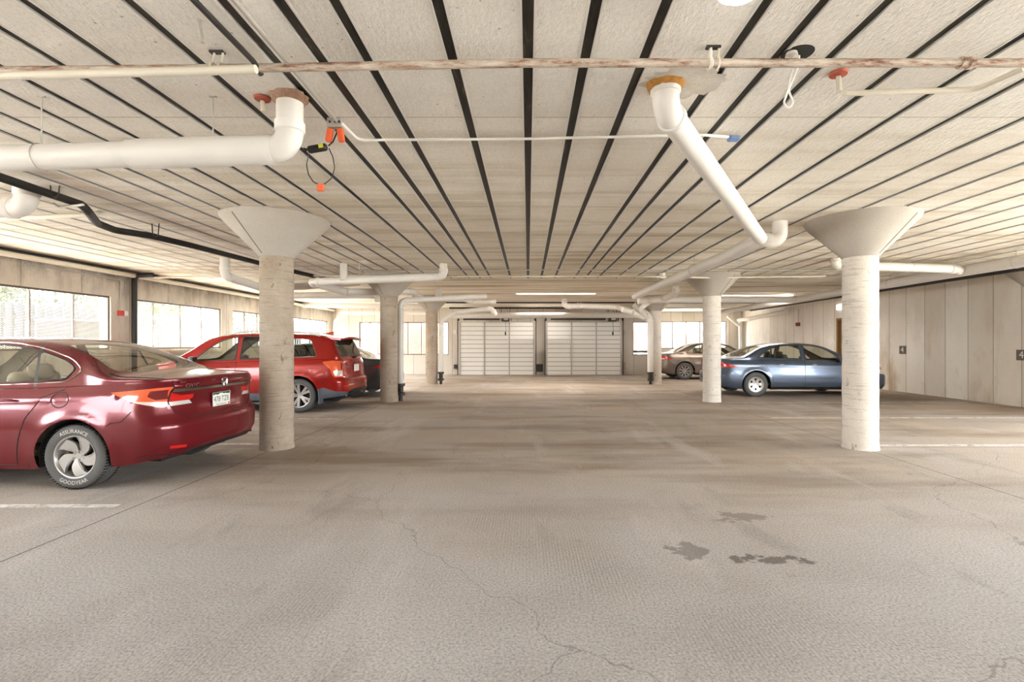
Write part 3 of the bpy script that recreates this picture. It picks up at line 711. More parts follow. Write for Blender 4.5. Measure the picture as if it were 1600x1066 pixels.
# sprinkler heads
def sprinkler(px, py, lab, up=.12):
    q = PX(px, py, ZC); root = empty('fire_sprinkler', (q.x, q.y, ZC), 0, lab, 'sprinkler', 'sprinkler heads')
    MB().lathe([(0, -.001), (.055, -.003), (.05, -.018), (.02, -.022), (.02, -.03)], seg=18).build('escutcheon', M['rust_red'], root, smooth=40)
    MB().tube([(0, 0, -.02), (.005, 0, -up)], .015, 10).build('pipe_stub', M['pvc_cream'], root)
sprinkler(1310, 113, 'red-flanged sprinkler stub beside the white branch pipe at upper right')
sprinkler(410, 152, 'red-flanged sprinkler stub beside the large white drain drop', .1)
z3 = 3.05
conduit('cream sprinkler branch pipe with old joints at upper right', [PX(1320, 146, z3), PX(1525, 140, z3), PX(1600, 107, z3)], .018, 'pvc_cream', 'pipe', 'sprinkler_pipe')
conduit('thin white conduit crossing the ceiling from the junction box to a blue-taped end', [PX(533, 192, 3.07), PX(560, 219, 3.07), PX(820, 217, 3.07), PX(1100, 211, 3.07), PX(1138, 214, 3.09)], .011, 'white_paint')
q0 = PX(525, 190, 3.07); conduit('grey conduit running from the junction box back over the camera', [(q0.x+.01, .8, 3.08), (q0.x, q0.y, 3.08)], .013)
q = PX(1146, 215, 3.1); mb = MB(); mb.rbox((0, 0, 0), (.09, .07, .035), .014); o = mb.build('tape_wad', M['blue']); o.location = (q.x, q.y, 3.09); tag(o, 'wad of blue tape at the end of the thin white conduit', 'tape')
# wire loop at upper right
q = PX(1246, 84, ZC); root = empty('wire_loop', (q.x, q.y, ZC), 0, 'white wire loop hanging over the sprinkler main from a dark hole, upper right', 'wire')
MB().lathe([(0, -.002), (.085, -.002), (.09, 0)], seg=24).build('hole', M['black'], root)
MB().lathe([(0, 0), (.03, -.01), (.035, -.03), (0, -.045)], Matrix.Translation((-.05, -.03, -.002)), 14).build('filler_plug', M['filler'], root)
pts = [(0, 0, -.01), (0, .05, -.05), (.0, .1, -.16), (-.03, .1, -.24), (0, .1, -.28), (.03, .1, -.24), (.0, .1, -.16), (.03, .04, -.04), (.01, 0, -.01)]
MB().tube(fillet(pts, .03)[0], .006, 6).build('wire', M['white_paint'], root)
q = PX(1158, -36, ZC); root = empty('ceiling_light', (q.x, q.y, ZC), 0, 'round white ceiling light cut off by the top edge of the photo', 'ceiling light')
MB().lathe([(.12, 0), (.13, -.01), (.125, -.03), (.115, -.03)], seg=32).build('base', M['white_paint'], root)
MB().lathe([(.115, -.03), (.105, -.06), (.07, -.085), (0, -.095)], seg=32).build('diffuser', mat('lit diffuser', (.9, .9, .88), .4, emit=(1, .97, .9), es=1.5), root, smooth=60)
# rod stub at upper left
q = PX(275, 2, ZC); o = MB().tube([(0, 0, 0), (.02, 0, -.12)], .01, 8).build('threaded_rod', M['emt']); o.location = (q.x+.02, q.y+.14, ZC); tag(o, 'short grey rod hanging from the ceiling at the top left edge', 'rod')

# junction box with orange connectors, heat-cable controller and loop
q = PX(524, 192, 3.08); root = empty('junction_box', (q.x, q.y, ZC), 0, 'grey metal junction box on the ceiling with orange connectors plugged in', 'junction box')
mb = MB(); mb.rbox((0, 0, -.045), (.11, .06, .07), .008); mb.build('box', M['emt'], root)
mb = MB()
for dx in (-.03, .01, .04): mb.lathe([(0, .002), (.009, .002), (.009, -.004)], Matrix.Translation((dx, -.031, -.045)) @ Matrix.Rotation(pi/2, 4, 'X'), 10)
mb.build('knockout', M['dark_steel'], root)
for dx, rr in ((-.035, 10), (.035, -8)):
    mb = MB(); mt = Matrix.Translation((dx, 0, -.085)) @ Matrix.Rotation(radians(rr), 4, 'Y'); mb.rbox((0, 0, -.05), (.045, .04, .1), .01, mtx=mt); mb.build('plug', M['orange'], root)
q2 = PY(496, 232, q.y); c0 = q2; root2 = empty('cable_controller', c0, 0, 'black cable controller with a yellow label hanging beside the large white drain pipe', 'controller')
mt = Matrix.Rotation(radians(-10), 4, 'Y')
mb = MB(); mb.rbox((0, 0, 0), (.15, .05, .055), .022, mtx=mt, seg=4); mb.build('housing', M['black'], root2, smooth=60)
mb = MB(); mb.box(.02, .055, -.029, -.0262, -.012, .016, mtx=mt); mb.build('label', M['yellow'], root2)
mb = MB(); mb.tube([(-.075, 0, -.01), (-.1, 0, 0), (-.09, 0, -.02)], .01, 8); mb.build('cable_gland', M['black'], root2)
lp = [PY(513, 228, q.y), PY(520, 222, q.y), PY(527, 206, q.y)]
mb = MB(); mb.tube([p-c0 for p in lp], .006, 6); mb.build('lead', M['black'], root2)
lp = [PY(a_, b_, q.y) for a_, b_ in ((514, 232), (520, 245), (523, 262), (519, 278), (508, 287), (501, 289), (490, 285), (482, 273), (479, 258), (482, 242))]
root3 = empty('cable_loop', lp[5], 0, 'thin hanging cable loop with an orange tag under the black controller', 'cable')
mb = MB(); mb.tube([p-lp[5] for p in fillet(lp, .05, 3)[0]], .004, 6); mb.build('cable', M['dark_steel'], root3)
MB().rbox((.0, 0, -.02), (.05, .02, .055), .006).build('tag', M['orange'], root3)

# black insulated line on the left
bp = [PX(-60, 258, 3.03), PX(0, 277, 3.03), PX(128, 320, 3.03), PX(137, 330, 2.97), PX(152, 349, 2.95), PX(180, 360, 2.95), PX(232, 368, 2.97), PX(300, 384, 2.99), PX(412, 413, 3.0), PX(525, 440, 3.0)]
r_ = conduit('black rubber-sleeved line sagging along the ceiling at left, toward the nearest left column', bp, .045, 'black', 'pipe', 'insulated_line', bend=.2)
mb = MB(); b0 = bp[0]
for a_ in (PX(86, 303, 3.03), PX(243, 366, 2.97)):
    p_ = a_-b0; zt = ZC-b0.z
    mb.tube([(p_.x-.05, p_.y, zt), (p_.x-.04, p_.y, p_.z), (p_.x, p_.y, p_.z-.045), (p_.x+.04, p_.y, p_.z), (p_.x+.05, p_.y, zt)], .007, 6)
mb.build('hanger', M['dark_steel'], r_)
conduit('small grey pipe branch under the black line at far left', [PX(84, 318, 2.97), PX(92, 324, 2.95), PX(130, 320, 2.95)], .014, 'emt', 'pipe')
conduit('white pipe crossing behind the short drain elbow at far left', [PX(-20, 341, 3.0), PX(60, 340, 3.0), PX(150, 335, 3.0), PX(156, 332, ZC)], .03, 'pvc_cream', 'pipe')
# along the left wall and across
xw = XL+.14
conduit('cream pipe following the top of the left wall', [(xw, 4, 2.99), (xw, 23.0, 2.99)], .05, 'pvc_cream', 'pipe')
conduit('dark conduit above the cream pipe along the left wall', [(xw-.1, 4, 3.09), (xw-.1, 22.5, 3.09)], .022, 'dark_steel')
ycr = F*9/(CX-212)
conduit('black drain pipe dropping down the left wall between the first two windows', [(XL+.5, 11.45, 3.03), (XL+.12, 11.37, 3.0), (XL+.12, 11.37, 0.0)], .055, 'black', 'pipe', bend=.12)
conduit('thin conduit dropping down the left wall to the red alarm pull', [(XL+.02, 9.0, 2.9), (XL+.02, 11.1, 2.86), (XL+.02, 11.1, 2.2)], .012)
conduit('slim cream pipe crossing the ceiling at left beyond the black line', [PX(240, 434, 3.0), PX(350, 432, 3.0), PX(430, 431, 3.0), PX(470, 429, 3.0)], .022, 'pvc_cream', 'pipe')
conduit('thin cream pipe crossing the ceiling before the garage doors', [PX(480, 431, 3.0), PX(700, 432, 3.0), PX(990, 432, 3.0), PX(1100, 434, 3.0), PX(1290, 432, 3.0)], .022, 'pvc_cream', 'pipe')
conduit('dark conduit crossing the ceiling at the end of the steel channels', [PX(560, 423, 3.09), PX(1000, 421.5, 3.09), PX(1310, 423, 3.09)], .012, 'emt')
for (x0, x1, py, Y, r, m, lab) in [(702, 990, 481.5, 20.5, .035, 'black', 'thick black cable crossing low above the garage doors'),
    (660, 1180, 473, 18.6, .028, 'dark_steel', 'dark conduit crossing behind the pipes above the garage doors'),
    (640, 1060, 458.5, 17.0, .022, 'dark_steel', 'dark conduit beside the tube light above the aisle'),
    (1125, 1275, 458.5, 17.0, .03, 'dark_steel', 'dark conduit behind the second right column'),
    (1040, 1180, 481, 19.0, .02, 'emt', 'grey conduit crossing in front of the back right window')]:
    conduit(lab, [PY(x0, py, Y), PY(x1, py, Y)], r, m, clips=[PY(x0*.8+x1*.2, py, Y), PY(x0*.2+x1*.8, py, Y)])
conduit('black cable bundle under the trunk pipe on the right wall', [(9.2, 4, 2.84), (9.2, 9, 2.82), (9.15, 11, 2.83), (9.0, 17, 2.79), (9.0, 20, 2.8)], .03, 'black', 'cable', 'cable_bundle')
conduit('dark steel pipe high on the right wall under the ceiling', [(10.4, 4, 3.0), (10.4, 23, 3.0)], .04, 'dark_steel', 'pipe')
# tube lights
def tube_light(x0, x1, py, Y, lab, lamp=30):
    a_ = PY(x0, py, Y); b_ = PY(x1, py, Y); root = empty('tube_light', ((a_.x+b_.x)/2, Y, 0), 0, lab, 'tube light', 'tube lights near the back of the garage'); h = (b_.x-a_.x)/2; z = a_.z
    MB().rbox((0, 0, z), (2*h, .12, .035), .01).build('housing', M['white_paint'], root)
    mb = MB()
    for dy in (-.03, .03): mb.tube([(-h+.04, dy, z-.03), (h-.04, dy, z-.03)], .012, 8)
    area('tube_lamp', ((a_.x+b_.x)/2, Y, z-.062), (0, 0, 0), 2*h-.1, .04, lamp, (1, .93, .84))
    mb.build('tube', mat('lit tube', (.9, .9, .9), .4, emit=(1, .97, .9), es=.6), root)
    mb = MB(); mb.tube([(-h*.7, 0, z), (-h*.7, 0, ZC)], .006, 5); mb.tube([(h*.7, 0, z), (h*.7, 0, ZC)], .006, 5); mb.build('hanger', M['emt'], root)
tube_light(805, 932, 458, 16.4, 'slim twin tube light hanging above the aisle before the garage doors')
tube_light(1125, 1240, 461, 16.9, 'slim twin tube light behind the second right column')
tube_light(450, 590, 462.5, 15.8, 'slim twin tube light on the left, behind the nearest left column')
tube_light(812, 878, 480, 21.5, 'short twin tube light just in front of the left garage door header', 6)

# wall devices and signs
q = Vector((XL+.0, 770*9.2/(825-191), 0)); root = empty('fire_alarm_pull', (XL+.03, 11.16, 1.42+(538-489)*11.0/770), 0, 'red and white fire alarm box on the left wall between the first two windows', 'fire alarm')
MB().rbox((0, -.06, 0), (.06, .13, .12), .01).build('alarm_box', M['red'], root); MB().rbox((0.01, .06, 0), (.05, .1, .11), .01).build('strobe', M['white_paint'], root)
q = (XR-.05, F*XR/(1248-CX), 0); yy = q[1]; zz_ = CH+(CY-507)*yy/F; root = empty('fire_alarm', (XR-.04, yy, zz_), 0, 'red fire alarm horn on the right wall at the end of a thin conduit', 'fire alarm')
MB().rbox((0, 0, 0), (.08, .24, .15), .015).build('horn', M['alarm_red'], root); MB().rbox((-.05, 0, 0), (.03, .1, .08), .01).build('lens', M['dark_steel'], root); MB().tube([(0.02, 0, .08), (.02, 0, ZC-.25-zz_)], .014, 8).build('conduit_drop', M['emt'], root)
def sign(yy, z, s, txt, lab, board=True):
    root = empty('number_sign', (XR-.012, yy, z), 0, lab, 'sign', 'number signs on the right wall')
    MB().box(-.01, .01, -s/2, s/2, -s/2, s/2).build('plate', mat('sign grey', lin(108, 98, 88), .7), root)
    vs, fs = text_shape(txt, s*.95); MB().add([(-.013, -x, y) for x, y in vs], fs).build('numeral', M['white_paint'], root)
def onR(px, py):
    Y = F*XR/(px-CX); return Y, CH+(CY-py)*Y/F
y_, z_ = onR(1411, 547); sign(y_, z_, .24, '4', 'small grey sign with a white 4 on the right wall, beyond the nearest right column')
y_, z_ = onR(1597.5, 555); sign(y_, z_, .24, '4', 'grey sign with a white 4 at the right edge of the photo')
# painted wheelchair symbol
y_, z_ = onR(1297, 527); root = empty('wheelchair_symbol', (XR-.004, y_, z_), 0, 'white wheelchair symbol stencilled on the right wall beside the brown door jamb', 'wall marking')
mb = MB(); ring = []
for i in range(25):
    a = radians(110 + i*10); ring.append((-.002, .02-.2*cos(a), -.12+.2*sin(a)))
mb.tube(ring, .02, 6); mb.tube([(-.002, .0, .35), (-.002, .0, .0), (-.002, -.18, .0), (-.002, -.28, -.25)], .024, 6)
mb.lathe([(0, .004), (.055, .004), (.055, 0)], Matrix.Translation((0, 0, .45)) @ Matrix.Rotation(-pi/2, 4, 'Y'), 16); mb.build('symbol', M['white_paint'], root)
y_, z_ = onR(1314, 480); root = empty('exit_sign', (XR-.04, y_, z_), 0, 'pale green-white exit light on the right wall above the brown door jamb', 'exit sign')
MB().rbox((0, 0, 0), (.06, .34, .2), .02).build('housing', mat('pale green plastic', lin(222, 236, 224), .4, emit=(.85, 1, .88), es=.5), root)
# small fittings by the doors
def wall_bit(px, py, w, h, lab, name='switch_box', m='emt'):
    q = PY(px, py, YB); o = MB().rbox((0, 0, 0), (w, .08, h), .012).build(name, M[m]); o.location = (q.x, YB-.04, q.z); tag(o, lab, 'switch box', 'small boxes on the back wall')
wall_bit(711, 519, .16, .2, 'small white box on the back wall left of the left garage door', m='white_paint')
wall_bit(975, 520, .1, .25, 'small grey box on the back wall right of the right garage door')
wall_bit(975, 572, .12, .35, 'grey latch box low on the back wall right of the right garage door')
wall_bit(712, 573, .15, .2, 'dark bracket low on the back wall left of the left garage door', m='dark_steel')
wall_bit(843, 575, .3, .35, 'dark operator bracket low on the post between the garage doors', m='dark_steel')

# ------------------------------------------------------------ outside
M['ground'] = concrete('outdoor gravel', lin(228, 224, 214), lin(214, 209, 198), 2, (1, 1, 1), .4, False, 20)[0]
struct(MB().box(-40, XL-.3, -20, 60, .7, 1.0).build('ground', M['ground']))
struct(MB().box(XR+.3, 60, -60, YR+.3, -.3, -.02).build('ground_side', M['ground']))
struct(MB().box(XL-.3, 40, YR+.3, 60, -.3, -.02).build('ground_back', M['ground']))
M['fence'] = concrete('weathered fence wood', lin(84, 80, 79), lin(62, 59, 58), 6, (1, 1, .15), .2, False, 40)[0]
root = empty('wooden_fence', (-12.6, 14, 1.0), 0, 'weathered grey picket fence outside the left windows', 'fence')
mb = MB(); y = -9.0; i = 0; rng = random.Random(2)
while y < 13:
    h = 1.42+rng.uniform(-.03, .03); x = 0 if i % 2 else -.07
    mb.add([(x, y, 0), (x+.02, y, 0), (x+.02, y+.14, 0), (x, y+.14, 0), (x, y, h-.05), (x+.02, y, h-.05), (x+.02, y+.14, h-.05), (x, y+.14, h-.05), (x, y+.04, h), (x+.02, y+.04, h), (x+.02, y+.1, h), (x, y+.1, h)],
           [(0, 1, 2, 3), (0, 4, 5, 1), (2, 6, 7, 3), (1, 5, 9, 10, 6, 2), (0, 3, 7, 11, 8, 4), (4, 8, 9, 5), (8, 11, 10, 9), (6, 10, 11, 7)])
    y += .125; i += 1
mb.build('pickets', M['fence'], root)
MB().box(-.05, 0, -9, 13, .3, .38).box(-.05, 0, -9, 13, 1.05, 1.13).build('rail', M['fence'], root)
def leafmat(n, c):
    m = mat(n, c, .6); t = NT(m); oi = t.n('ShaderNodeNewGeometry'); t.l(t.ramp(oi.outputs['Random Per Island'], [(0, tuple(v*.5 for v in c)), (.5, c), (1, tuple(min(1, v*1.7) for v in c))]), t.b.inputs['Base Color']); return m
M['leaf'] = leafmat('garden leaves', lin(52, 62, 20)); M['leaf2'] = leafmat('pale leaves', lin(62, 70, 42)); M['bark'] = mat('bark', lin(110, 98, 88), .9)
def tree(loc, h, rad, n, lab, m='leaf', cat='tree', crown=None):
    root = empty('garden_tree', loc, random.uniform(0, 6), lab, cat, 'trees and shrubs outside')
    MB().tube([(0, 0, 0), (.05, .03, h*.4), (0, .1, h*.8)], [.09, .07, .03], 8).build('trunk', M['bark'], root)
    mb = MB(); rng = random.Random(int(h*100)+int(loc[1]*10))
    for i in range(n):
        u = rng.random()*2*pi; w = rng.uniform(-1, 1); rr = rad*(rng.random()**.4); s = math.sqrt(1-w*w)
        c = Vector((rr*s*cos(u), rr*s*sin(u), h*.62+rr*w*.9*h/2/rad*.8)); d = Vector((rng.uniform(-1, 1), rng.uniform(-1, 1), rng.uniform(-1, 1))).normalized(); e = d.orthogonal().normalized(); L = rng.uniform(.05, .11)
        mb.add([c-d*L, c+e*L*.45, c+d*L, c-e*L*.45], [(0, 1, 2, 3)])
    mb.build('foliage', M[m], root)
for i, (x, y, h, rad, n, m, lab) in enumerate([
    (-13.6, 8.4, 2.7, 1.1, 1800, 'leaf', 'leafy green tree behind the fence, seen through the nearest left window'),
    (-14.0, 11.2, 2.6, 1.0, 1600, 'leaf', 'yellow-green tree behind the fence, above the air conditioner'),
    (-14.2, 14.2, 2.7, 1.1, 1800, 'leaf2', 'pale shrub behind the fence in the middle of the second left window'),
    (-14.0, 17.5, 2.9, 1.2, 1800, 'leaf2', 'pale tree behind the fence, toward the right of the second left window'),
    (-14.5, 21.0, 3.2, 1.4, 2000, 'leaf2', 'pale tree seen through the right end of the second left window'),
    (-13.5, 25.5, 3.0, 1.4, 1800, 'leaf2', 'pale tree seen through the third left window'),
    (-15.5, 31.0, 3.4, 1.6, 1800, 'leaf2', 'pale tree seen through the farthest left window')]):
    tree((x-1.2, y, 1.0), h, rad*1.05, n, lab, m)
# air conditioner outside
root = empty('air_conditioner', (-10.9, 11.9, 1.0), 0, 'grey outdoor air conditioner unit seen through the nearest left window', 'air conditioner')
MB().rbox((0, 0, .5), (.75, 1.2, 1.0), .03).build('cabinet', mat('grey cabinet', lin(56, 54, 52), .5), root)
mb = MB()
for i in range(12): mb.box(-.36, .36, -.625, -.605, .08+i*.075, .11+i*.075)
for i in range(12): mb.box(.375, .39, -.55, .55, .08+i*.075, .11+i*.075)
mb.build('grille', M['dark_steel'], root)
mb = MB(); mb.lathe([(.05, 0), (.25, 0), (.25, .03), (.05, .03)], Matrix.Translation((.0, 0, 1.0)), 20); mb.build('fan_guard', M['dark_steel'], root)
# brick building with white posts beyond the back windows
def brick(name, c1, c2, mortar):
    m = mat(name, c1, .8); t = NT(m); p = t.pos(); s = t.sep(p); cb = t.n('ShaderNodeCombineXYZ'); t.l(s[0], cb.inputs[0]); t.l(s[2], cb.inputs[1])
    b = t.n('ShaderNodeTexBrick'); t.l(cb.outputs[0], b.inputs['Vector']); b.inputs['Color1'].default_value = (*c1, 1); b.inputs['Color2'].default_value = (*c2, 1); b.inputs['Mortar'].default_value = (*mortar, 1)
    b.inputs['Scale'].default_value = 1; b.inputs['Brick Width'].default_value = .2; b.inputs['Row Height'].default_value = .07; b.inputs['Mortar Size'].default_value = .008
    t.l(b.outputs['Color'], t.b.inputs['Base Color']); return m
M['brick'] = brick('pinkish brick', lin(104, 74, 64), lin(92, 62, 52), lin(104, 96, 90))
root = empty('brick_building', (-8, 28.5, 0), 0, 'pink brick building with tall white panels seen through the back left window', 'building')
MB().box(-3, 1.8, 0, 3, 0, 5).build('wall', M['brick'], root)
for i in range(6): MB().box(-2.5+i*.5, -2.22+i*.5, -.1, 0, .3, 4).build('white_panel', M['white_paint'], root)
root = empty('brick_wall', (-4.2, 27.5, 0), 0, 'pink brick wall seen between the mullions of the back left window', 'building'); MB().box(-2.6, -.75, 0, .3, 0, 5).build('wall', M['brick'], root)
root = empty('green_sign', PY(696, 540, 27), 0, 'green and white board outside, seen beside the farthest left standpipe', 'sign'); MB().box(-.3, .3, 0, .05, -1.36, .55).build('board', mat('green board', lin(150, 196, 170), .6), root)
root = empty('white_building', (9, 30, 0), 0, 'bright building with dark windows seen through the back right window', 'building')
MB().box(-3, 6, 0, 3, 0, 6).build('wall', mat('pale render', lin(112, 108, 104), .8), root); MB().box(-4.5, -1.2, -1.0, -.6, 0, 6).build('brick_pier', M['brick'], root)
for px in (.6, 2.3, 4.0): mb = MB(); mb.box(px-.45, px+.45, -.04, 0, .6, 2.0); mb.build('window', M['frame'], root)

# ------------------------------------------------------------ cars
def paint(name, c, rough=.28, metal=.35, coat=.3):
    m = mat(name, c, rough, metal, .4, coat); t = NT(m)
    # the inside of the sheet metal is plain dark lining
    g = t.n('ShaderNodeNewGeometry'); d = t.n('ShaderNodeBsdfDiffuse'); d.inputs[0].default_value = (*lin(120, 108, 94), 1)
    mx = t.n('ShaderNodeMixShader'); t.l(g.outputs['Backfacing'], mx.inputs[0]); t.l(t.b.outputs[0], mx.inputs[1]); t.l(d.outputs[0], mx.inputs[2])
    out = [x for x in t.t.nodes if x.type == 'OUTPUT_MATERIAL'][0]; t.l(mx.outputs[0], out.inputs[0])
    return m
M['gap'] = mat('panel gap shade', lin(20, 16, 16), .8)  # dark tubes on the skin, shade of the panel gaps put in as colour
M['chrome'] = mat('chrome', lin(190, 187, 183), .12, metal=1)
M['trim_black'] = mat('black window trim', lin(26, 25, 25), .35)
M['tyre'] = mat('tyre rubber', lin(88, 86, 84), .75)
M['tyre_text'] = mat('raised tyre lettering', lin(205, 202, 196), .6)
M['alloy'] = mat('silver alloy', lin(180, 176, 172), .3, metal=.6)
M['brake'] = mat('brake disc', lin(60, 56, 54), .5, metal=.5)
M['lens_red'] = mat('red lamp lens', lin(200, 18, 16), .12, coat=1)
M['lens_dark'] = mat('dark red lamp lens', lin(110, 14, 14), .1, coat=1)
M['lens_orange'] = mat('orange lamp lens', lin(226, 90, 44), .12, coat=1)
M['lens_clear'] = mat('clear lamp lens', lin(226, 222, 216), .1, metal=.3, coat=1)
M['interior'] = mat('beige car interior', lin(170, 155, 135), .8)
M['interior_dark'] = mat('charcoal car interior', lin(70, 68, 62), .8)
M['well'] = mat('wheel well liner', lin(22, 20, 20), .9)
M['cladding'] = mat('grey plastic cladding', lin(88, 92, 100), .5)
M['plate'] = mat('licence plate white', lin(236, 232, 224), .4)
M['plate_green'] = mat('licence plate green', lin(34, 70, 52), .5)
M['plate_red'] = mat('registration sticker', lin(200, 60, 50), .5)

def mono(pts):
    xs = [p[0] for p in pts]; ys = [p[1] for p in pts]; n = len(xs)
    if n == 1: return lambda x: ys[0]
    d = [(ys[i+1]-ys[i])/(xs[i+1]-xs[i]) for i in range(n-1)]
    m = [d[0]] + [0 if d[i-1]*d[i] <= 0 else 2*d[i-1]*d[i]/(d[i-1]+d[i]) for i in range(1, n-1)] + [d[-1]]
    def f(x):
        if x <= xs[0]: return ys[0]
        if x >= xs[-1]: return ys[-1]
        i = 0
        while x > xs[i+1]: i += 1
        h = xs[i+1]-xs[i]; t = (x-xs[i])/h
        return (2*t**3-3*t*t+1)*ys[i] + (t**3-2*t*t+t)*h*m[i] + (-2*t**3+3*t*t)*ys[i+1] + (t**3-t*t)*h*m[i+1]
    return f
def sstep(t): t = max(0, min(1, t)); return t*t*(3-2*t)
def inpoly(p, poly):
    x, y = p; c = False; n = len(poly); j = n-1
    for i in range(n):
        xi, yi = poly[i]; xj, yj = poly[j]
        if (yi > y) != (yj > y) and x < (xj-xi)*(y-yi)/(yj-yi)+xi: c = not c
        j = i
    return c
def subdiv(poly, step=.07, closed=True):
    out = []; n = len(poly)
    for i in range(n if closed else n-1):
        a, b = poly[i], poly[(i+1) % n]; L = math.hypot(b[0]-a[0], b[1]-a[1]); k = max(1, int(L/step))
        out += [(a[0]+(b[0]-a[0])*j/k, a[1]+(b[1]-a[1])*j/k) for j in range(k)]
    if not closed: out.append(poly[-1])
    return out
def rounded(poly, r, seg=5):
    out = []; n = len(poly); rs = r if isinstance(r, (list, tuple)) else [r]*n
    for i in range(n):
        a, b, c = Vector(poly[i-1]), Vector(poly[i]), Vector(poly[(i+1) % n])
        u = (a-b); v = (c-b); d = min(rs[i], u.length*.45, v.length*.45)
        if d < 1e-4: out.append(tuple(b)); continue
        p, q = b+u.normalized()*d, b+v.normalized()*d
        for k in range(seg+1):
            t = k/seg; w = p*(1-t)**2+b*2*t*(1-t)+q*t*t; out.append((w.x, w.y))
    return out

class Car:
    def __init__(s, **k):
        s.__dict__.update(k)
        W = s.W; pts = []
        N = 26
        for i in range(N+1):
            th = pi/2*i/N; pts.append((s.ar*(1-max(0, cos(th))**(2/s.nr)), W/2*sin(th)**(2/s.nr)))
        fr = []
        for i in range(N+1):
            th = pi/2*i/N; fr.append((s.L-s.af*(1-max(0, cos(th))**(2/s.nf)), W/2*sin(th)**(2/s.nf)))
        pts += fr[::-1]
        s.cp = pts; s.cu = [0]
        for i in range(1, len(pts)): s.cu.append(s.cu[-1]+math.hypot(pts[i][0]-pts[i-1][0], pts[i][1]-pts[i-1][1]))
        s.U = s.cu[-1]
        for a in ('zlow', 'zB', 'zT', 'er', 'ef', 'inset'): setattr(s, a, mono(getattr(s, a)))
        n = int(s.U/.045); s.us = [s.U*i/n for i in range(n+1)]
        s._b = {}
    def xy0(s, u):
        u = min(max(u, 0), s.U); cu = s.cu; lo, hi = 0, len(cu)-1
        while hi-lo > 1:
            m = (lo+hi)//2
            if cu[m] <= u: lo = m
            else: hi = m
        t = (u-cu[lo])/max(1e-9, cu[hi]-cu[lo]); a, b = s.cp[lo], s.cp[hi]
        return a[0]+(b[0]-a[0])*t, a[1]+(b[1]-a[1])*t
    def side(s, u, z, sg=1):
        X0, Y0 = s.xy0(u); zb, zl = s.zB(X0), s.zlow(X0); zn = (z-zl)/(zb-zl)
        wr = sstep(1-X0/.8); wf = sstep(1-(s.L-X0)/.9)
        x = X0 + s.er(z)*wr - s.ef(z)*wf
        y = Y0*(1-s.inset(zn)/(s.W/2)); sw = (Y0/(s.W/2))**6
        y *= 1-.018*abs((X0-s.L*.48)/(s.L/2))**2.2
        for xw in (s.xr, s.xf):
            d = math.hypot(x-xw, z-s.R); y += sw*s.flare*math.exp(-((d-s.arch-.015)/.055)**2)*(1 if z < s.R+s.arch*1.2 else 1)
        zc = s.crease(X0) if s.crease else None
        if zc: y += sw*.010*(math.exp(-((z-zc)/.03)**2) if z > zc else math.exp(-((z-zc)/.012)**2)*.0 + 0)
        return Vector((x, sg*y, z))
    def S(s, sc, z): return s.side(abs(sc), z, 1 if sc >= 0 else -1)
    def nrm(s, sc, z):
        e = .004; a = s.S(sc+e, z)-s.S(sc-e, z); b = s.S(sc, z+e)-s.S(sc, z-e); n = b.cross(a) if False else a.cross(b)
        n.normalize(); c = s.S(sc, z); o = Vector((c.x-s.L/2, c.y*2.0, 0))
        if n.dot(o) < 0: n = -n
        return n
    def edge(s, u):
        k = round(u, 5)
        if k not in s._b:
            X0, _ = s.xy0(u); s._b[k] = s.side(u, s.zB(X0))
        return s._b[k]
    def sec(s, u, t):
        B = s.edge(u); h = max(s.zT(B.x)-B.z, .001); w = B.y
        hh = sstep((h-.08)/.3); lean = s.lean*hh*h
        A0 = Vector((w, B.z)); sh = min(s.shelf*hh, w*.3); A = Vector((w-sh, B.z+.012*hh))
        crown = min(s.crown, .45*h)
        P = Vector((max(w-sh-lean, w*.45), B.z+h-crown)); C = Vector((0, B.z+h))
        rho = min(s.rho, (A-P).length*.5, P.x*.5)
        def roof(y): return B.z+h-crown*(y/max(P.x, 1e-4))**2
        Q0 = P+(A-P).normalized()*rho if (A-P).length > 1e-5 else P.copy(); yq = P.x-rho; Q1 = Vector((yq, roof(yq)))
        if t < .06: q = A0.lerp(A, t/.06)
        elif t < .46: q = A.lerp(Q0, (t-.06)/.4)
        elif t < .6: k = (t-.46)/.14; q = Q0*(1-k)**2+P*2*k*(1-k)+Q1*k*k
        else: y = yq*(1-(t-.6)/.4); q = Vector((y, roof(y)))
        return Vector((B.x, q.x, q.y))
    def u_of_x(s, x):
        lo, hi = 0, s.U
        for _ in range(40):
            m = (lo+hi)/2
            if s.edge(round(m, 4)).x < x: lo = m
            else: hi = m
        return lo
    def u_side(s, x):     # contour position of a given x on the flank
        lo, hi = 0, s.U
        for _ in range(40):
            m = (lo+hi)/2
            if s.xy0(m)[0] < x: lo = m
            else: hi = m
        return lo
    def t_of_z(s, u, z):
        lo, hi = 0, .6
        for _ in range(30):
            m = (lo+hi)/2
            if s.sec(u, m).z < z: lo = m
            else: hi = m
        return lo
    def t_of_y(s, u, y):
        if y < 0: return 1.02
        lo, hi = 0, 1
        for _ in range(30):
            m = (lo+hi)/2
            if s.sec(u, m).y > y: lo = m
            else: hi = m
        return lo
    def sidepoly(s, poly, step=.05):
        out = []
        for x, z in subdiv(poly, step): u = s.u_of_x(x); out.append((u, s.t_of_z(u, z)))
        return out
    def toppoly(s, poly, step=.05):
        out = []
        for x, y in subdiv(poly, step): u = s.u_of_x(x); out.append((u, s.t_of_y(u, y)))
        return out

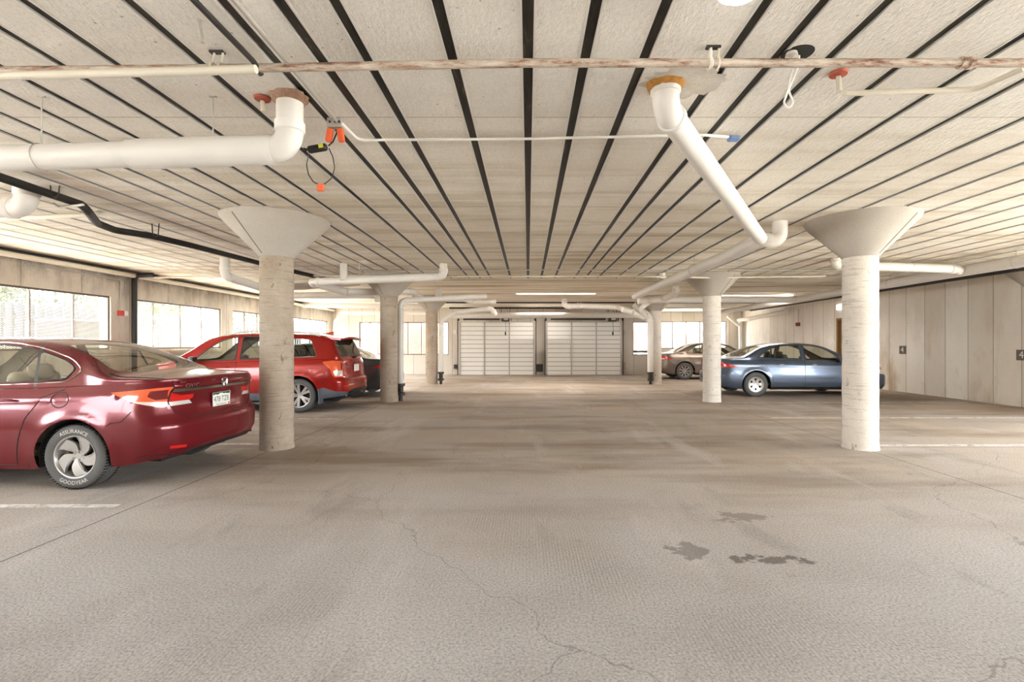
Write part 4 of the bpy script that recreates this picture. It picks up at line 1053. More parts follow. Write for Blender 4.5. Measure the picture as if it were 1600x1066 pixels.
def cut(bm, poly, k, lay):
    n = len(poly)
    for i in range(n):
        a, b = poly[i], poly[(i+1) % n]
        x0, x1 = min(a[0], b[0])-1e-4, max(a[0], b[0])+1e-4; y0, y1 = min(a[1], b[1])-1e-4, max(a[1], b[1])+1e-4
        if x1-x0+y1-y0 < 5e-4: continue
        fs = []
        for f in bm.faces:
            vx = [v.co.x for v in f.verts]; vy = [v.co.y for v in f.verts]
            if max(vx) < x0 or min(vx) > x1 or max(vy) < y0 or min(vy) > y1: continue
            fs.append(f)
        if not fs: continue
        g = list({v for f in fs for v in f.verts})+list({e for f in fs for e in f.edges})+fs
        bmesh.ops.bisect_plane(bm, geom=g, dist=1e-5, plane_co=(a[0], a[1], 0), plane_no=(b[1]-a[1], a[0]-b[0], 0))
    for f in bm.faces:
        c = f.calc_center_median()
        if inpoly((c.x, c.y), poly): f[lay] = k
def grid(us, rows, co):
    bm = bmesh.new(); lay = bm.faces.layers.int.new('part'); V = [[bm.verts.new(co(u, r)) for r in rows] for u in us]
    for i in range(len(us)-1):
        for j in range(len(rows)-1): bm.faces.new((V[i][j], V[i+1][j], V[i+1][j+1], V[i][j+1]))
    return bm, lay

def build_car(root, c, P):
    """c: Car shape; P: dict of regions and colours."""
    R = [i/24 for i in range(25)]
    def cz(u, r):
        X0, _ = c.xy0(u); zl, zb = c.zlow(X0), c.zB(X0); return (u, zl+(zb-zl)*r, 0)
    bt, lt = grid(c.us, R, cz)
    Tt = [0, .06]+[.06+.4*i/9 for i in range(1, 10)]+[.46+.14*i/5 for i in range(1, 6)]+[.6+.4*i/9 for i in range(1, 10)]
    Tt = [0, .06]+[.06+.4*i/9 for i in range(1, 9)]+[.46+.14*i/5 for i in range(0, 6)]+[.6+.4*i/9 for i in range(1, 10)]
    bp, lp = grid(c.us, Tt, lambda u, t: (u, t, 0))
    names = {}
    def reg(bm, lay, poly, name): 
        k = names.setdefault(name, len(names)+1); cut(bm, poly, k, lay); return k
    # lower body regions, in order
    for nm, poly in P['tub']: reg(bt, lt, poly, nm)
    for xw in (c.xr, c.xf):
        uu = c.u_side(xw); reg(bt, lt, [(uu+c.arch*cos(2*pi*i/36), c.R+c.arch*sin(2*pi*i/36)*c.archz) for i in range(36)] , 'hole')
        reg(bt, lt, [(uu-c.arch, c.R), (uu+c.arch, c.R), (uu+c.arch*1.0, -.2), (uu-c.arch*1.0, -.2)], 'hole')
    for nm, poly in P['side']: reg(bp, lp, c.sidepoly(poly), nm)
    for nm, poly in P['top']: reg(bp, lp, c.toppoly(poly), nm)
    inv = {v: k for k, v in names.items()}; inv[0] = 'body'
    groups = {}
    for bm, lay, fn in ((bt, lt, lambda q: c.side(q.x, q.y)), (bp, lp, lambda q: c.sec(q.x, min(q.y, 1)))):
        for f in bm.faces:
            groups.setdefault(inv[f[lay]], []).append([tuple(fn(v.co)) for v in f.verts])
        bm.free()
    objs = {}
    def make(name, faces, m, sides, extra=None, smooth=38, label=None):
        mb = MB(); idx = {}
        for sg in sides:
            for f in faces:
                ids = []
                for v in f:
                    k = (round(v[0], 5), round(v[1]*sg, 5), round(v[2], 5))
                    if k not in idx: idx[k] = len(mb.v); mb.v.append(k)
                    ids.append(idx[k])
                if sg > 0: ids = ids[::-1]
                ids = [a for q, a in enumerate(ids) if a != ids[q-1]]
                if len(set(ids)) >= 3: mb.f.append(tuple(ids)); mb.m.append(0)
        me = bpy.data.meshes.new(name)
        if extra: extra(mb)
        me.from_pydata(mb.v, [], mb.f)
        for q in (m if isinstance(m, list) else [m]): me.materials.append(q)
        me.polygons.foreach_set('material_index', mb.m); me.polygons.foreach_set('use_smooth', [True]*len(me.polygons))
        me.validate(); me.set_sharp_from_angle(angle=radians(smooth))
        o = bpy.data.objects.new(name, me); COL.objects.link(o); o.parent = root
        if label: o['label'] = label
        objs.setdefault(name, []).append(o); return o
    def gaps(mb):
        for line in P.get('gaps', []):
            for sg in (1, -1):
                pts = [c.side(u, z, sg) for u, z in subdiv(line, .05, False)]; mb.tube(pts, .0045, 5, 1)
        for line in P.get('topgaps', []):
            for sg in (1, -1):
                pts = []
                for x, y in subdiv(line, .05, False): u = c.u_of_x(x); q = c.sec(u, c.t_of_y(u, y)); pts.append(Vector((q.x, q.y*sg, q.z)))
                mb.tube(pts, .005, 5, 1)
    pm = P['paint']
    make('body', groups.get('body', []), [pm, M['gap']], (1, -1), gaps)
    mats = dict(P['mats'])
    for nm, fs in groups.items():
        if nm in ('body', 'hole'): continue
        base = nm.split('/')[0]; m = mats.get(nm, mats.get(base, pm))
        single = any(abs(v[1]) < .02 for f in fs for v in f)
        if single: make(base, fs, m, (1, -1))
        else:
            make(base, fs, m, (1,)); make(base, fs, m, (-1,))
    # window surrounds
    for poly, m, r in P['surrounds']:
        for sg in (1, -1):
            pts = [c.sec(u, t) for u, t in c.sidepoly(poly, .06)]; pts = [Vector((p.x, (p.y+.002)*sg, p.z)) for p in pts]
            mb = MB(); mb.tube(pts+[pts[0]], r, 6); mb.build('window_trim', M[m], root, smooth=60)
    # wheel arches' inner liners and floor pan
    for xw in (c.xr, c.xf):
        for sg in (1, -1):
            mb = MB(); yo = c.W/2-.045; n = 20; vs = []; fs = []
            for i in range(n+1):
                a = -.25+(pi+.5)*i/n
                for yy in (yo, yo-.33): vs.append((xw+(c.arch+.004)*cos(a), sg*yy, c.R+(c.arch+.004)*sin(a)*c.archz))
            for i in range(n): fs.append((2*i, 2*i+1, 2*i+3, 2*i+2))
            fs.append(tuple(2*i+1 for i in range(n+1)))
            mb.add(vs, fs); mb.build('wheel_well', M['well'], root)
    mb = MB(); ring = []
    for u in c.us[::3]: p = c.side(u, c.zlow(c.xy0(u)[0])+.03); ring.append(p)
    poly = [(p.x+(.02 if p.x < 1 else -.02), p.y-.02) for p in ring]+[(p.x+(.02 if p.x < 1 else -.02), -p.y+.02) for p in ring[::-1]]
    w = c.W/2-.36
    mb.box(.35, c.L-.35, -w, w, .2, .3); mb.box(c.xr+c.arch+.02, c.xf-c.arch-.02, -c.W/2+.08, c.W/2-.08, .2, .3)
    mb.box(.12, c.xr-c.arch-.03, -c.W/2+.18, c.W/2-.18, .3, .36); mb.build('underbody', M['well'], root)
    # interior
    im = M[P.get('interior', 'interior')]; zs = .34; xd = P['dash']; zh = P['seat_top']
    MB().box(c.xr+c.arch*.4, xd, -c.W/2+.12, c.W/2-.12, .3, .36).build('cabin_floor', im, root)
    MB().rbox((xd+.12, 0, .78), (.45, c.W-.3, .3), .06).build('dashboard', M['interior_dark'], root, smooth=60)
    for sg in (1, -1):
        for nm, xs in (('front_seat', P['seats'][0]),):
            mb = MB(); mb.rbox((xs+.28, sg*.36, .5), (.52, .5, .2), .07); mb.rbox((0, 0, .32), (.14, .5, .66), .06, mtx=Matrix.Translation((xs, sg*.36, .5)) @ Matrix.Rotation(radians(-14), 4, 'Y'))
            so = mb.build(nm, im, root, smooth=60)
            mb = MB(); mb.rbox((xs-.2, sg*.36, zh), (.1, .26, .18), .05); mb.build('headrest', im, so, smooth=60)
        mb = MB(); mb.rbox((P['seats'][1]-.17, sg*.36, zh-.02), (.09, .24, .15), .045); mb.build('headrest', im, root, smooth=60)
    mb = MB(); xs = P['seats'][1]; mb.rbox((xs+.25, 0, .5), (.5, c.W-.4, .2), .07); mb.rbox((0, 0, .3), (.14, c.W-.4, .6), .06, mtx=Matrix.Translation((xs, 0, .5)) @ Matrix.Rotation(radians(-18), 4, 'Y')); mb.build('rear_seat', im, root, smooth=60)
    MB().box(.55, xs-.12, -c.W/2+.2, c.W/2-.2, P['shelf_z']-.02, P['shelf_z']).build('parcel_shelf', M['interior_dark'], root)
    mb = MB(); mt = Matrix.Translation((xd-.18, .36, .88)) @ Matrix.Rotation(radians(-65), 4, 'Y')
    mb.tube([mt @ Vector((.18*cos(a), .18*sin(a), 0)) for a in [2*pi*i/24 for i in range(25)]], .014, 8); mb.tube([mt @ Vector((-.17, 0, 0)), mt @ Vector((.17, 0, 0))], .012, 6); mb.build('steering_wheel', M['black'], root, smooth=60)
    return objs

def wheel(root, c, xw, sg, style, tyre_w=.205, text=None, rimk=.63):
    R = c.R; yo = sg*(c.W/2-.02)      # outer face
    hw = tyre_w/2; rr = R*rimk; prof = [(rr, -hw+.012), (rr+.012, -hw+.004), (R*.86, -hw-.003), (R*.955, -hw+.012), (R*.985, -hw+.03), (R, -hw*.5), (R, 0), (R, hw*.5), (R*.985, hw-.03), (R*.955, hw-.012), (R*.86, hw+.003), (rr+.012, hw-.004), (rr, hw-.012)]
    mt = Matrix.Translation((xw, yo-sg*hw, R)) @ Matrix.Rotation(-sg*pi/2, 4, 'X')      # local +z points outward
    mb = MB(); mb.lathe(prof, mt, 56)
    for q in (-.55, -.2, .2, .55):     # tread grooves
        mb.lathe([(R+.0005, q*hw-.004), (R+.0015, q*hw), (R+.0005, q*hw+.004)], mt, 56, k=1)
    for i in range(64):
        a = 2*pi*i/64
        for q in (-.8, .8):
            mm = mt @ Matrix.Rotation(a, 4, 'Z') @ Matrix.Translation((R*.992, 0, q*hw)); mb.box(-.004, .0035, -.0035, .0035, -.018, .018, 1, mm)
    ty = mb.build('wheel', [M['tyre'] if style != 'dark' else M['black'], M['black']], root, smooth=50)
    if text:
        mb = MB()
        for word, a0, up in text:
            vs, fs = text_shape(word, .052); rad_ = (rr+R*.93)/2
            V = []
            for x, y in vs:
                if up: ang = a0 - x/rad_*1.0; r2 = rad_+y
                else: ang = a0 + x/rad_; r2 = rad_-y
                if sg > 0: ang += pi
                # local x,y plane seen from outside
                V.append(mt @ Vector((r2*cos(ang)*1, r2*sin(ang), hw+.0045)))
            mb.add(V, fs)
        mb.build('tyre_lettering', M['tyre_text'], ty)
    mb = MB(); z1 = hw-.012
    mb.lathe([(rr+.004, z1-.002), (rr+.002, z1+.006), (rr-.008, z1+.004), (rr-.016, z1-.012), (rr-.02, -hw+.02)], mt, 48)
    zf = z1-.012; rm = rr-.014
    def spoke(rads, cen, half, zfun, th=.022):
        n = len(rads); vs = []
        for i, r in enumerate(rads):
            for sgn in (-1, 1):
                a = cen[i]+sgn*half[i]; z = zfun(r)
                vs.append(mt @ Vector((r*cos(a), r*sin(a), z))); vs.append(mt @ Vector((r*cos(a), r*sin(a), z-th)))
        fs = []
        for i in range(n-1):
            o = i*4; p = o+4
            fs += [(o, o+2, p+2, p), (o+1, p+1, p+3, o+3), (o, p, p+1, o+1), (o+2, o+3, p+3, p+2)]
        fs += [(0, 1, 3, 2), (n*4-4, n*4-2, n*4-1, n*4-3)]
        mb.add(vs, fs)
    dome = lambda r: zf-.006-.022*(1-min(1, r/rm))**1.2
    K = 8; rs = [.03+(rm-.03)*i/K for i in range(K+1)]
    if style == 'swirl':
        for q in range(5):
            b = 2*pi*q/5
            spoke(rs, [b+.55*(r/rm)**1.3*sg for r in rs], [.5 if r < .06 else .30+.18*sin(pi*min(1, (r/rm)))**1*(1 if r/rm < .75 else .8) for r in rs], dome, .03)
            spoke(rs, [b+.36*sg+.55*(r/rm)**1.3*sg for r in rs], [.03 for r in rs], lambda r: dome(r)+.006, .03)
        for q in range(5):
            a = 2*pi*q/5+.3; mb.lathe([(0, 0), (.009, 0), (.009, -.01)], mt @ Matrix.Rotation(a, 4, 'Z') @ Matrix.Translation((.055, 0, dome(.05)+.006)), 10)
    elif style == 'split':
        for q in range(5):
            b = 2*pi*q/5
            for s2 in (-1, 1): spoke(rs, [b+s2*(.16+.06*(r/rm)) for r in rs], [.5*(.03/r)+.062 for r in rs], dome)
    elif style == 'cap':
        for q in range(6):
            b = 2*pi*q/6; spoke(rs, [b]*len(rs), [.52 if r < rm*.48 else (.30 if r < rm*.8 else .42) for r in rs], dome, .02)
        mb.lathe([(rm*.82, zf-.004), (rr-.004, zf+.006)], mt, 48)
    else:
        for q in range(9):
            b = 2*pi*q/9; spoke(rs, [b]*len(rs), [.3*(.03/r)+.12 for r in rs], dome)
    mb.lathe([(0, dome(0)+.008), (.03, dome(0)+.006), (.036, dome(0)-.004), (.06, dome(.05)-.004), (.062, dome(.05)-.03)], mt, 24)
    mb.build('rim', M['alloy'], ty, smooth=35)
    mb = MB(); mb.lathe([(0, -.02), (rm, -.02), (rm, -.03), (0, -.03)], mt, 32); mb.build('brake_disc', M['brake'], ty)
    return ty
def four_wheels(root, c, style, **k):
    for xw in (c.xr, c.xf):
        for sg in (1, -1): wheel(root, c, xw, sg, style, **k)
def skin(root, c, name, s0, z0, pts, fs, m, off=.004, th=.0, label=None):
    # flat shape laid on the body: pts (a, b) -> contour coordinate s0-a, height z0+b
    mb = MB(); top = []
    for a, b in pts:
        p = c.S(s0-a, z0+b); n = c.nrm(s0-a, z0+b); top.append((p, n))
    if th:
        mb.add([p+n*(off+th) for p, n in top]+[p+n*off for p, n in top], [tuple(f) for f in fs])
        k = len(top)
        from collections import Counter
        ec = Counter(); 
        for f in fs:
            for i in range(len(f)): e = (f[i-1], f[i]); ec[tuple(sorted(e))] += 1
        for (a, b), q in ec.items():
            if q == 1: mb.add([top[a][0]+top[a][1]*(off+th), top[b][0]+top[b][1]*(off+th), top[b][0]+top[b][1]*off, top[a][0]+top[a][1]*off], [(0, 1, 2, 3)])
    else: mb.add([p+n*off for p, n in top], [tuple(f) for f in fs])
    o = mb.build(name, m, root)
    if label: o['label'] = label
    return o
def quad(a0, a1, b0, b1, n=6): # subdivided strip polygon
    pts = []; fs = []
    for i in range(n+1):
        a = a0+(a1-a0)*i/n; pts += [(a, b0), (a, b1)]
    for i in range(n): fs.append((2*i, 2*i+2, 2*i+3, 2*i+1))
    return pts, fs
def handle(root, c, x, z, m, sides=(1, -1)):
    for sg in sides:
        u = c.u_side(x); mb = MB(); n = 9
        pts = [c.side(u+(i/(n-1)-.5)*.2, z, sg)+c.nrm(sg*(u+(i/(n-1)-.5)*.2), z)*(.006+.024*sin(pi*i/(n-1))**.6) for i in range(n)]
        mb.tube(pts, [.008]+[.013]*(n-2)+[.008], 8); h = mb.build('door_handle', m, root, smooth=60)
def mirror(root, c, x, z, m, sides=(1, -1)):
    for sg in sides:
        u = c.u_side(x); p = c.side(u, z-.04, sg); y = p.y+sg*.1
        mb = MB(); mb.rbox((p.x, y, z), (.1, .19, .13), .045, seg=3); mb.tube([(p.x+.02, p.y-sg*.06, z-.05), (p.x+.01, y, z-.04)], .022, 8); o = mb.build('side_mirror', m, root, smooth=60)
        mb = MB(); mb.rbox((p.x-.052, y, z), (.004, .15, .095), .0015); mb.build('mirror_glass', M['chrome'], o)
def plate(root, c, z, w=.305, h=.155, text=None, off=.012, sc=0):
    x = c.S(sc, z).x-off; e = MB(); e.rbox((x, sc, z), (.008, w, h), .003); o = e.build('licence_plate', M['plate'], root)
    if text:
        vs, fs = text_shape(text, .088); MB().add([(x-.0055, sc-a*.86, z+b-.004) for a, b in vs], fs).build('plate_number', M['plate_green'], o)
        vs, fs = text_shape('COLORADO', .026); MB().add([(x-.0055, sc-a*1.25, z+b-.062) for a, b in vs], fs).build('plate_state', M['plate_green'], o)
        rng = random.Random(4); n = 15; pts = [(-.15+.3*i/(n-1), .047+rng.uniform(0, .02)) for i in range(n)]
        vs = [(x-.005, sc-a, z+b) for a, b in pts]+[(x-.005, sc-a, z+.074) for a, b in pts]; MB().add(vs, [(i, i+1, n+i+1, n+i) for i in range(n-1)]).build('mountain_band', M['plate_green'], o)
        MB().box(x-.0055, x-.005, sc-.145, sc-.12, z-.072, z-.05).build('sticker', M['plate_red'], o)
        MB().tube([(x-.004, sc-.154, z-.079), (x-.004, sc+.154, z-.079), (x-.004, sc+.154, z+.079), (x-.004, sc-.154, z+.079), (x-.004, sc-.154, z-.079)], .004, 6).build('plate_frame', M['chrome'], o)
    return o

# ---- maroon compact sedan
def sedan_maroon():
    c = Car(L=4.56, W=1.77, ar=.42, nr=3.4, af=.75, nf=2.5, R=.318, xr=.95, xf=3.62, arch=.372, archz=1.0, flare=.014,
        er=[(.2, .16), (.3, .05), (.42, .0), (.6, .0), (.66, .035), (.70, .06), (.82, .075), (.93, .06), (.99, .03), (1.03, .04), (1.1, .1)],
        ef=[(.2, .06), (.35, 0), (.55, .0), (.72, .1), (.9, .25)],
        inset=[(0, .06), (.12, .02), (.28, .0), (.5, -.004), (.72, .012), (.86, .03), (1.0, .065)],
        zlow=[(0, .30), (.5, .22), (1.0, .19), (3.4, .19), (4.1, .2), (4.56, .2)],
        zB=[(0, 1.045), (.3, 1.04), (.7, 1.02), (1.2, .985), (1.9, .965), (3.0, .92), (3.6, .90), (4.1, .80), (4.45, .66), (4.56, .62)],
        zT=[(0, 1.045), (.04, 1.075), (.12, 1.085), (.55, 1.12), (.68, 1.15), (1.05, 1.335), (1.35, 1.44), (1.75, 1.49), (2.2, 1.505), (2.7, 1.48), (2.95, 1.43), (3.25, 1.26), (3.62, 1.06), (3.75, 1.02), (4.1, .95), (4.45, .76), (4.56, .62)],
        lean=.36, shelf=.045, crown=.05, rho=.13, crease=mono([(0, .92), (1.5, .86), (4, .78)]))
    us = c.u_side; uy = lambda y: y   # near the rear centre the contour runs across the car
    paintm = paint('maroon metallic paint', lin(104, 16, 26), .2, .25)
    tail = rounded([(us(.60), .945), (us(.16), .985), (.73, .99), (.73, .82), (us(.12), .80), (us(.30), .84)], [.01, .03, .01, .01, .02, .06])
    tub = [('trunk_lid', [(-.1, 1.3), (.72, 1.3), (.72, .84), (.66, .73), (.52, .66), (-.1, .66)]),
           ('bumper', [(-.1, .655), (.53, .655), (.68, .72), (.74, .79), (us(.34), .76), (us(.46), .66), (us(.56), .48), (us(.66), .1), (-.1, .1)]),
           ('tail_light/a', tail),
           ('tail_light/b', [(us(.20), .955), (.76, .965), (.73, .87), (us(.14), .865), (us(.20), .9)]),
           ('tail_light/c', [(us(.36), .86), (us(.10), .845), (.73, .845), (.73, .80), (us(.1), .79)]),
           ('trunk_light/a', [(.715, .93), (.60, .895), (.44, .895), (.44, .86), (.49, .84), (.715, .84)]),
           ('trunk_light/b', [(.715, .838), (.49, .838), (.45, .80), (.715, .795)]),
           ('door/rear', [(us(1.10), 1.2), (us(1.28), .90), (us(1.42), .70), (us(1.48), .50), (us(1.52), .24), (us(2.24), .24), (us(2.28), 1.2)]),
           ('door/front', [(us(2.30), 1.2), (us(2.26), .24), (us(3.12), .24), (us(3.2), .5), (us(3.28), 1.2)]),
           ('fuel_door', [(us(1.10)+.085*cos(2*pi*i/20), .875+.075*sin(2*pi*i/20)) for i in range(20)]),
           ('headlight', [(us(3.95), .80), (us(4.3), .74), (us(4.48), .66), (us(4.45), .56), (us(4.2), .6)]),
           ('reflector', [(.60, .36), (.77, .375), (.77, .405), (.60, .39)]),
           ('rear_valance', [(-.1, .34), (.55, .32), (.7, .26), (.7, .1), (-.1, .1)])]
    sw_r = rounded([(1.16, 1.065), (1.36, 1.055), (2.2, 1.02), (2.2, 1.42), (1.85, 1.41), (1.5, 1.35), (1.2, 1.25), (1.08, 1.17)], [.03, .0, .02, .03, .2, .2, .08, .05])
    sw_f = rounded([(2.30, 1.015), (3.28, .975), (3.12, 1.09), (2.85, 1.29), (2.55, 1.40), (2.30, 1.42)], [.02, .02, .05, .2, .1, .02])
    outer = rounded([(1.12, 1.045), (1.36, 1.03), (3.36, .96), (3.12, 1.12), (2.88, 1.32), (2.55, 1.43), (2.2, 1.445), (1.85, 1.435), (1.5, 1.38), (1.17, 1.275), (1.0, 1.16)], [.04, .0, .02, .05, .2, .1, .0, .2, .2, .1, .06])
    side = [('side_window/r', sw_r), ('side_window/f', sw_f), ('window_bar', [(1.42, 1.0), (1.45, 1.0), (1.56, 1.4), (1.53, 1.40)])]
    top = [('rear_window', [(.64, -.1), (.66, .45), (.74, .60), (.80, .62), (1.10, .545), (1.34, .50), (1.36, -.1)]), ('windshield', [(2.9, -.1), (2.9, .5), (2.98, .55), (3.4, .66), (3.62, .68), (3.7, .5), (3.76, -.1)])]
    root = empty('sedan_car', (0, 0, 0))
    build_car(root, c, dict(paint=paintm, tub=tub, side=side, top=top,
        gaps=[[(.73, 1.045), (.73, .84), (.66, .73), (.52, .662), (0, .655)], [(us(.34), .76), (us(.46), .66), (us(.56), .655), (us(.62), .62)], [(us(1.10)+.085*cos(2*pi*i/20), .875+.075*sin(2*pi*i/20)) for i in range(21)],
              [(us(1.08), .98), (us(1.10), .97), (us(1.28), .90), (us(1.42), .70), (us(1.48), .50), (us(1.52), .24), (us(2.25), .235), (us(2.28), .97)], [(us(2.25), .235), (us(3.12), .24), (us(3.2), .5), (us(3.28), .93)],
              [(0, .35), (.55, .33), (us(.3), .31)]],
        topgaps=[[(.72, .72), (.60, .72), (.3, .72), (.12, .70)]],
        mats={'side_window': M['car_glass'], 'rear_window': M['car_glass'], 'windshield': M['car_glass'], 'tail_light/a': M['lens_orange'], 'tail_light/b': M['lens_dark'], 'tail_light/c': M['lens_clear'],
              'trunk_light/a': M['lens_red'], 'trunk_light/b': M['lens_clear'], 'headlight': M['lens_clear'], 'reflector': M['lens_red'], 'rear_valance': M['trim_black'], 'window_bar': M['trim_black']},
        surrounds=[(outer, 'chrome', .0065), (sw_r, 'trim_black', .007), (sw_f, 'trim_black', .007)], dash=3.0, seat_top=1.12, seats=(2.0, 1.35), shelf_z=1.02))
    four_wheels(root, c, 'swirl', text=[('ASSURANCE', pi/2, True), ('GOODYEAR', -pi/2, False)], rimk=.655)
    p, f = quad(-.72, .72, -.014, .016, 24); skin(root, c, 'chrome_strip', 0, .955, p, f, M['chrome'], .002, .012)
    p, f = quad(-.66, .66, -.008, .012, 24); skin(root, c, 'spoiler_lip', 0, 1.03, p, f, paintm, .0, .02)
    plate(root, c, .80, text='478·TZB', off=.016)
    vs, fs = text_shape('CIVIC', .05); skin(root, c, 'badge', .52, .99, [(a*1.5, b) for a, b in vs], fs, M['chrome'], .004, .004)
    # rounded trapezoid badge with an H in it
    mb = MB(); x = c.S(0, .985).x-.012
    fr = rounded([(-.05, .045), (.05, .045), (.036, -.045), (-.036, -.045)], .02); mb.tube([(x, -a, .99+b) for a, b in fr]+[(x, -fr[0][0], .99+fr[0][1])], .006, 6)
    for a in (-1, 1): mb.tube([(x-.002, a*.028, .99+.035), (x-.002, a*.017, .99+.0), (x-.002, a*.022, .99-.036)], .0075, 6)
    mb.tube([(x-.002, -.018, .99), (x-.002, .018, .99)], .0075, 6); mb.build('emblem', M['chrome'], root, smooth=60)
    handle(root, c, 1.62, .865, paintm); handle(root, c, 2.5, .85, paintm); mirror(root, c, 3.12, 1.0, paintm)
    return root
CARX = {}
r = sedan_maroon(); r.location = (-4.41+.95, 5.65, 0); r.rotation_euler = (0, 0, pi+radians(-1.0))
tag(r, 'glossy maroon sedan with silver swirl wheels, nearest car on the left', 'car')

# ---- red suv
def suv_red():
    c = Car(L=4.6, W=1.80, ar=.34, nr=3.6, af=.7, nf=2.5, R=.352, xr=.96, xf=3.60, arch=.415, archz=1.0, flare=.016,
        er=[(.25, .12), (.34, .04), (.45, .0), (.66, .0), (.70, .05), (.78, .075), (1.0, .09), (1.12, .13), (1.2, .16)],
        ef=[(.2, .08), (.4, 0), (.6, .0), (.8, .08), (1.05, .25)],
        inset=[(0, .05), (.12, .015), (.3, .0), (.5, -.004), (.72, .006), (.86, .02), (1.0, .055)],
        zlow=[(0, .34), (.5, .28), (1.0, .25), (3.4, .25), (4.1, .26), (4.6, .26)],
        zB=[(0, 1.10), (.8, 1.09), (1.6, 1.06), (3.0, 1.01), (3.6, .98), (4.1, .92), (4.45, .80), (4.6, .74)],
        zT=[(0.12, 1.10), (.16, 1.14), (.26, 1.35), (.36, 1.56), (.44, 1.615), (.8, 1.655), (1.6, 1.685), (2.3, 1.675), (2.7, 1.64), (2.95, 1.58), (3.3, 1.36), (3.66, 1.12), (3.8, 1.06), (4.2, 1.0), (4.5, .86), (4.6, .74)],
        lean=.26, shelf=.03, crown=.05, rho=.1, crease=mono([(0, .98), (1.5, .93), (4, .86)]))
    us = c.u_side; pm = paint('red metallic paint', lin(150, 26, 20), .22, .25)
    tub = [('tailgate', [(-.1, 1.3), (.66, 1.3), (.66, .80), (.60, .70), (-.1, .70)]),
           ('bumper', [(-.1, .695), (.62, .695), (.72, .74), (us(.22), .71), (us(.38), .66), (us(.50), .5), (us(.58), .1), (-.1, .1)]),
           ('tail_light/a', rounded([(.67, 1.06), (us(.18), 1.08), (us(.44), 1.05), (us(.24), .90), (us(.18), .73), (.67, .73)], [.03, .02, .03, .03, .05, .05])),
           ('tail_light/b', rounded([(.69, .86), (us(.18), .87), (us(.15), .755), (.69, .75)], .03)), ('tail_light/c', [(.69, 1.03), (us(.06), 1.04), (us(.06), .89), (.69, .88)]),
           ('cladding', [(.55, .40), (us(.2), .44), (us(.44), .52), (us(.6), .47), (us(.6), .1), (.5, .1)]), ('rear_valance', [(-.1, .46), (.45, .46), (.6, .40), (.6, .1), (-.1, .1)]),
           ('reflector', [(.56, .52), (.78, .525), (.78, .555), (.56, .55)]),
           ('door/rear', [(us(1.22), 1.3), (us(1.35), .95), (us(1.46), .62), (us(1.52), .42), (us(2.22), .42), (us(2.28), 1.3)]),
           ('door/front', [(us(2.30), 1.3), (us(2.24), .42), (us(3.12), .42), (us(3.2), .7), (us(3.28), 1.3)]),
           ('sill_cladding', [(us(1.3), .40), (us(3.3), .40), (us(3.3), .1), (us(1.3), .1)]),
           ('headlight', [(us(3.95), .94), (us(4.3), .88), (us(4.5), .78), (us(4.45), .68), (us(4.2), .74)])]
    w3 = rounded([(.62, 1.16), (1.30, 1.14), (1.30, 1.54), (.78, 1.52)], [.05, .02, .02, .08])
    w2 = rounded([(1.36, 1.14), (2.22, 1.10), (2.22, 1.58), (1.36, 1.55)], .02)
    w1 = rounded([(2.32, 1.10), (3.22, 1.06), (2.98, 1.28), (2.66, 1.50), (2.32, 1.58)], [.02, .02, .05, .15, .02])
    w0 = rounded([(3.27, 1.055), (3.48, 1.045), (3.27, 1.14)], .01)
    side = [('side_window/r', w3), ('side_window/m', w2), ('side_window/f', w1)]
    root = empty('suv_car', (0, 0, 0))
    build_car(root, c, dict(paint=pm, tub=tub, side=side, top=[('rear_window', [(.165, -.1), (.175, .60), (.36, .58), (.37, -.1)]), ('windshield', [(2.95, -.1), (2.95, .5), (3.02, .58), (3.5, .70), (3.64, .70), (3.72, .5), (3.78, -.1)])],
        gaps=[[(.665, 1.1), (.665, .8), (.60, .70), (0, .697)], [(us(.36), .74), (us(.48), .62)], [(us(1.22), 1.08), (us(1.35), .95), (us(1.46), .62), (us(1.52), .42), (us(2.24), .42), (us(2.28), 1.05)], [(us(2.24), .42), (us(3.12), .42), (us(3.2), .7), (us(3.28), 1.0)]],
        mats={'side_window/r': M['dark_glass'], 'side_window/m': M['dark_glass'], 'side_window/f': M['car_glass'], 'rear_window': M['dark_glass'], 'windshield': M['car_glass'], 'tail_light/a': M['lens_orange'], 'tail_light/b': M['lens_clear'], 'tail_light/c': M['lens_dark'],
              'rear_valance': M['trim_black'], 'cladding': M['cladding'], 'sill_cladding': M['cladding'], 'reflector': M['lens_red'], 'headlight': M['lens_clear']},
        surrounds=[(w3, 'chrome', .008), (w2, 'trim_black', .01), (w1, 'trim_black', .01)], dash=3.05, seat_top=1.25, seats=(2.05, 1.3), shelf_z=.9, interior='interior_dark'))
    four_wheels(root, c, 'split', tyre_w=.225, rimk=.69)
    # spoiler over the rear window
    mb = MB(); ys = [-.64+1.28*i/12 for i in range(13)]; vs = []
    for y in ys:
        z = c.sec(c.u_of_x(.46), .9).z-.05*(y/.72)**2; b = .03*(y/.64)**2
        vs += [(.48, y, z+.004), (.14+b, y, z-.035), (.15+b, y, z-.075), (.36, y, z-.06)]
    fs = [(4*i+a, 4*i+4+a, 4*i+4+(a+1) % 4, 4*i+(a+1) % 4) for i in range(12) for a in range(4)]+[(0, 1, 2, 3), (51, 50, 49, 48)]
    mb.add(vs, fs); mb.build('spoiler', pm, root, smooth=40)
    for sg in (1, -1):
        mb = MB(); pts = []
        for i in range(17):
            x = .62+2.0*i/16; q = c.sec(c.u_of_x(x), .55); pts.append(Vector((x, sg*(q.y-.02), q.z+.01+.055*min(1, 4*(i/16)*(1-i/16)*1.8))))
        mb.tube(pts, .016, 8); mb.build('roof_rail', M['emt'], root, smooth=60)
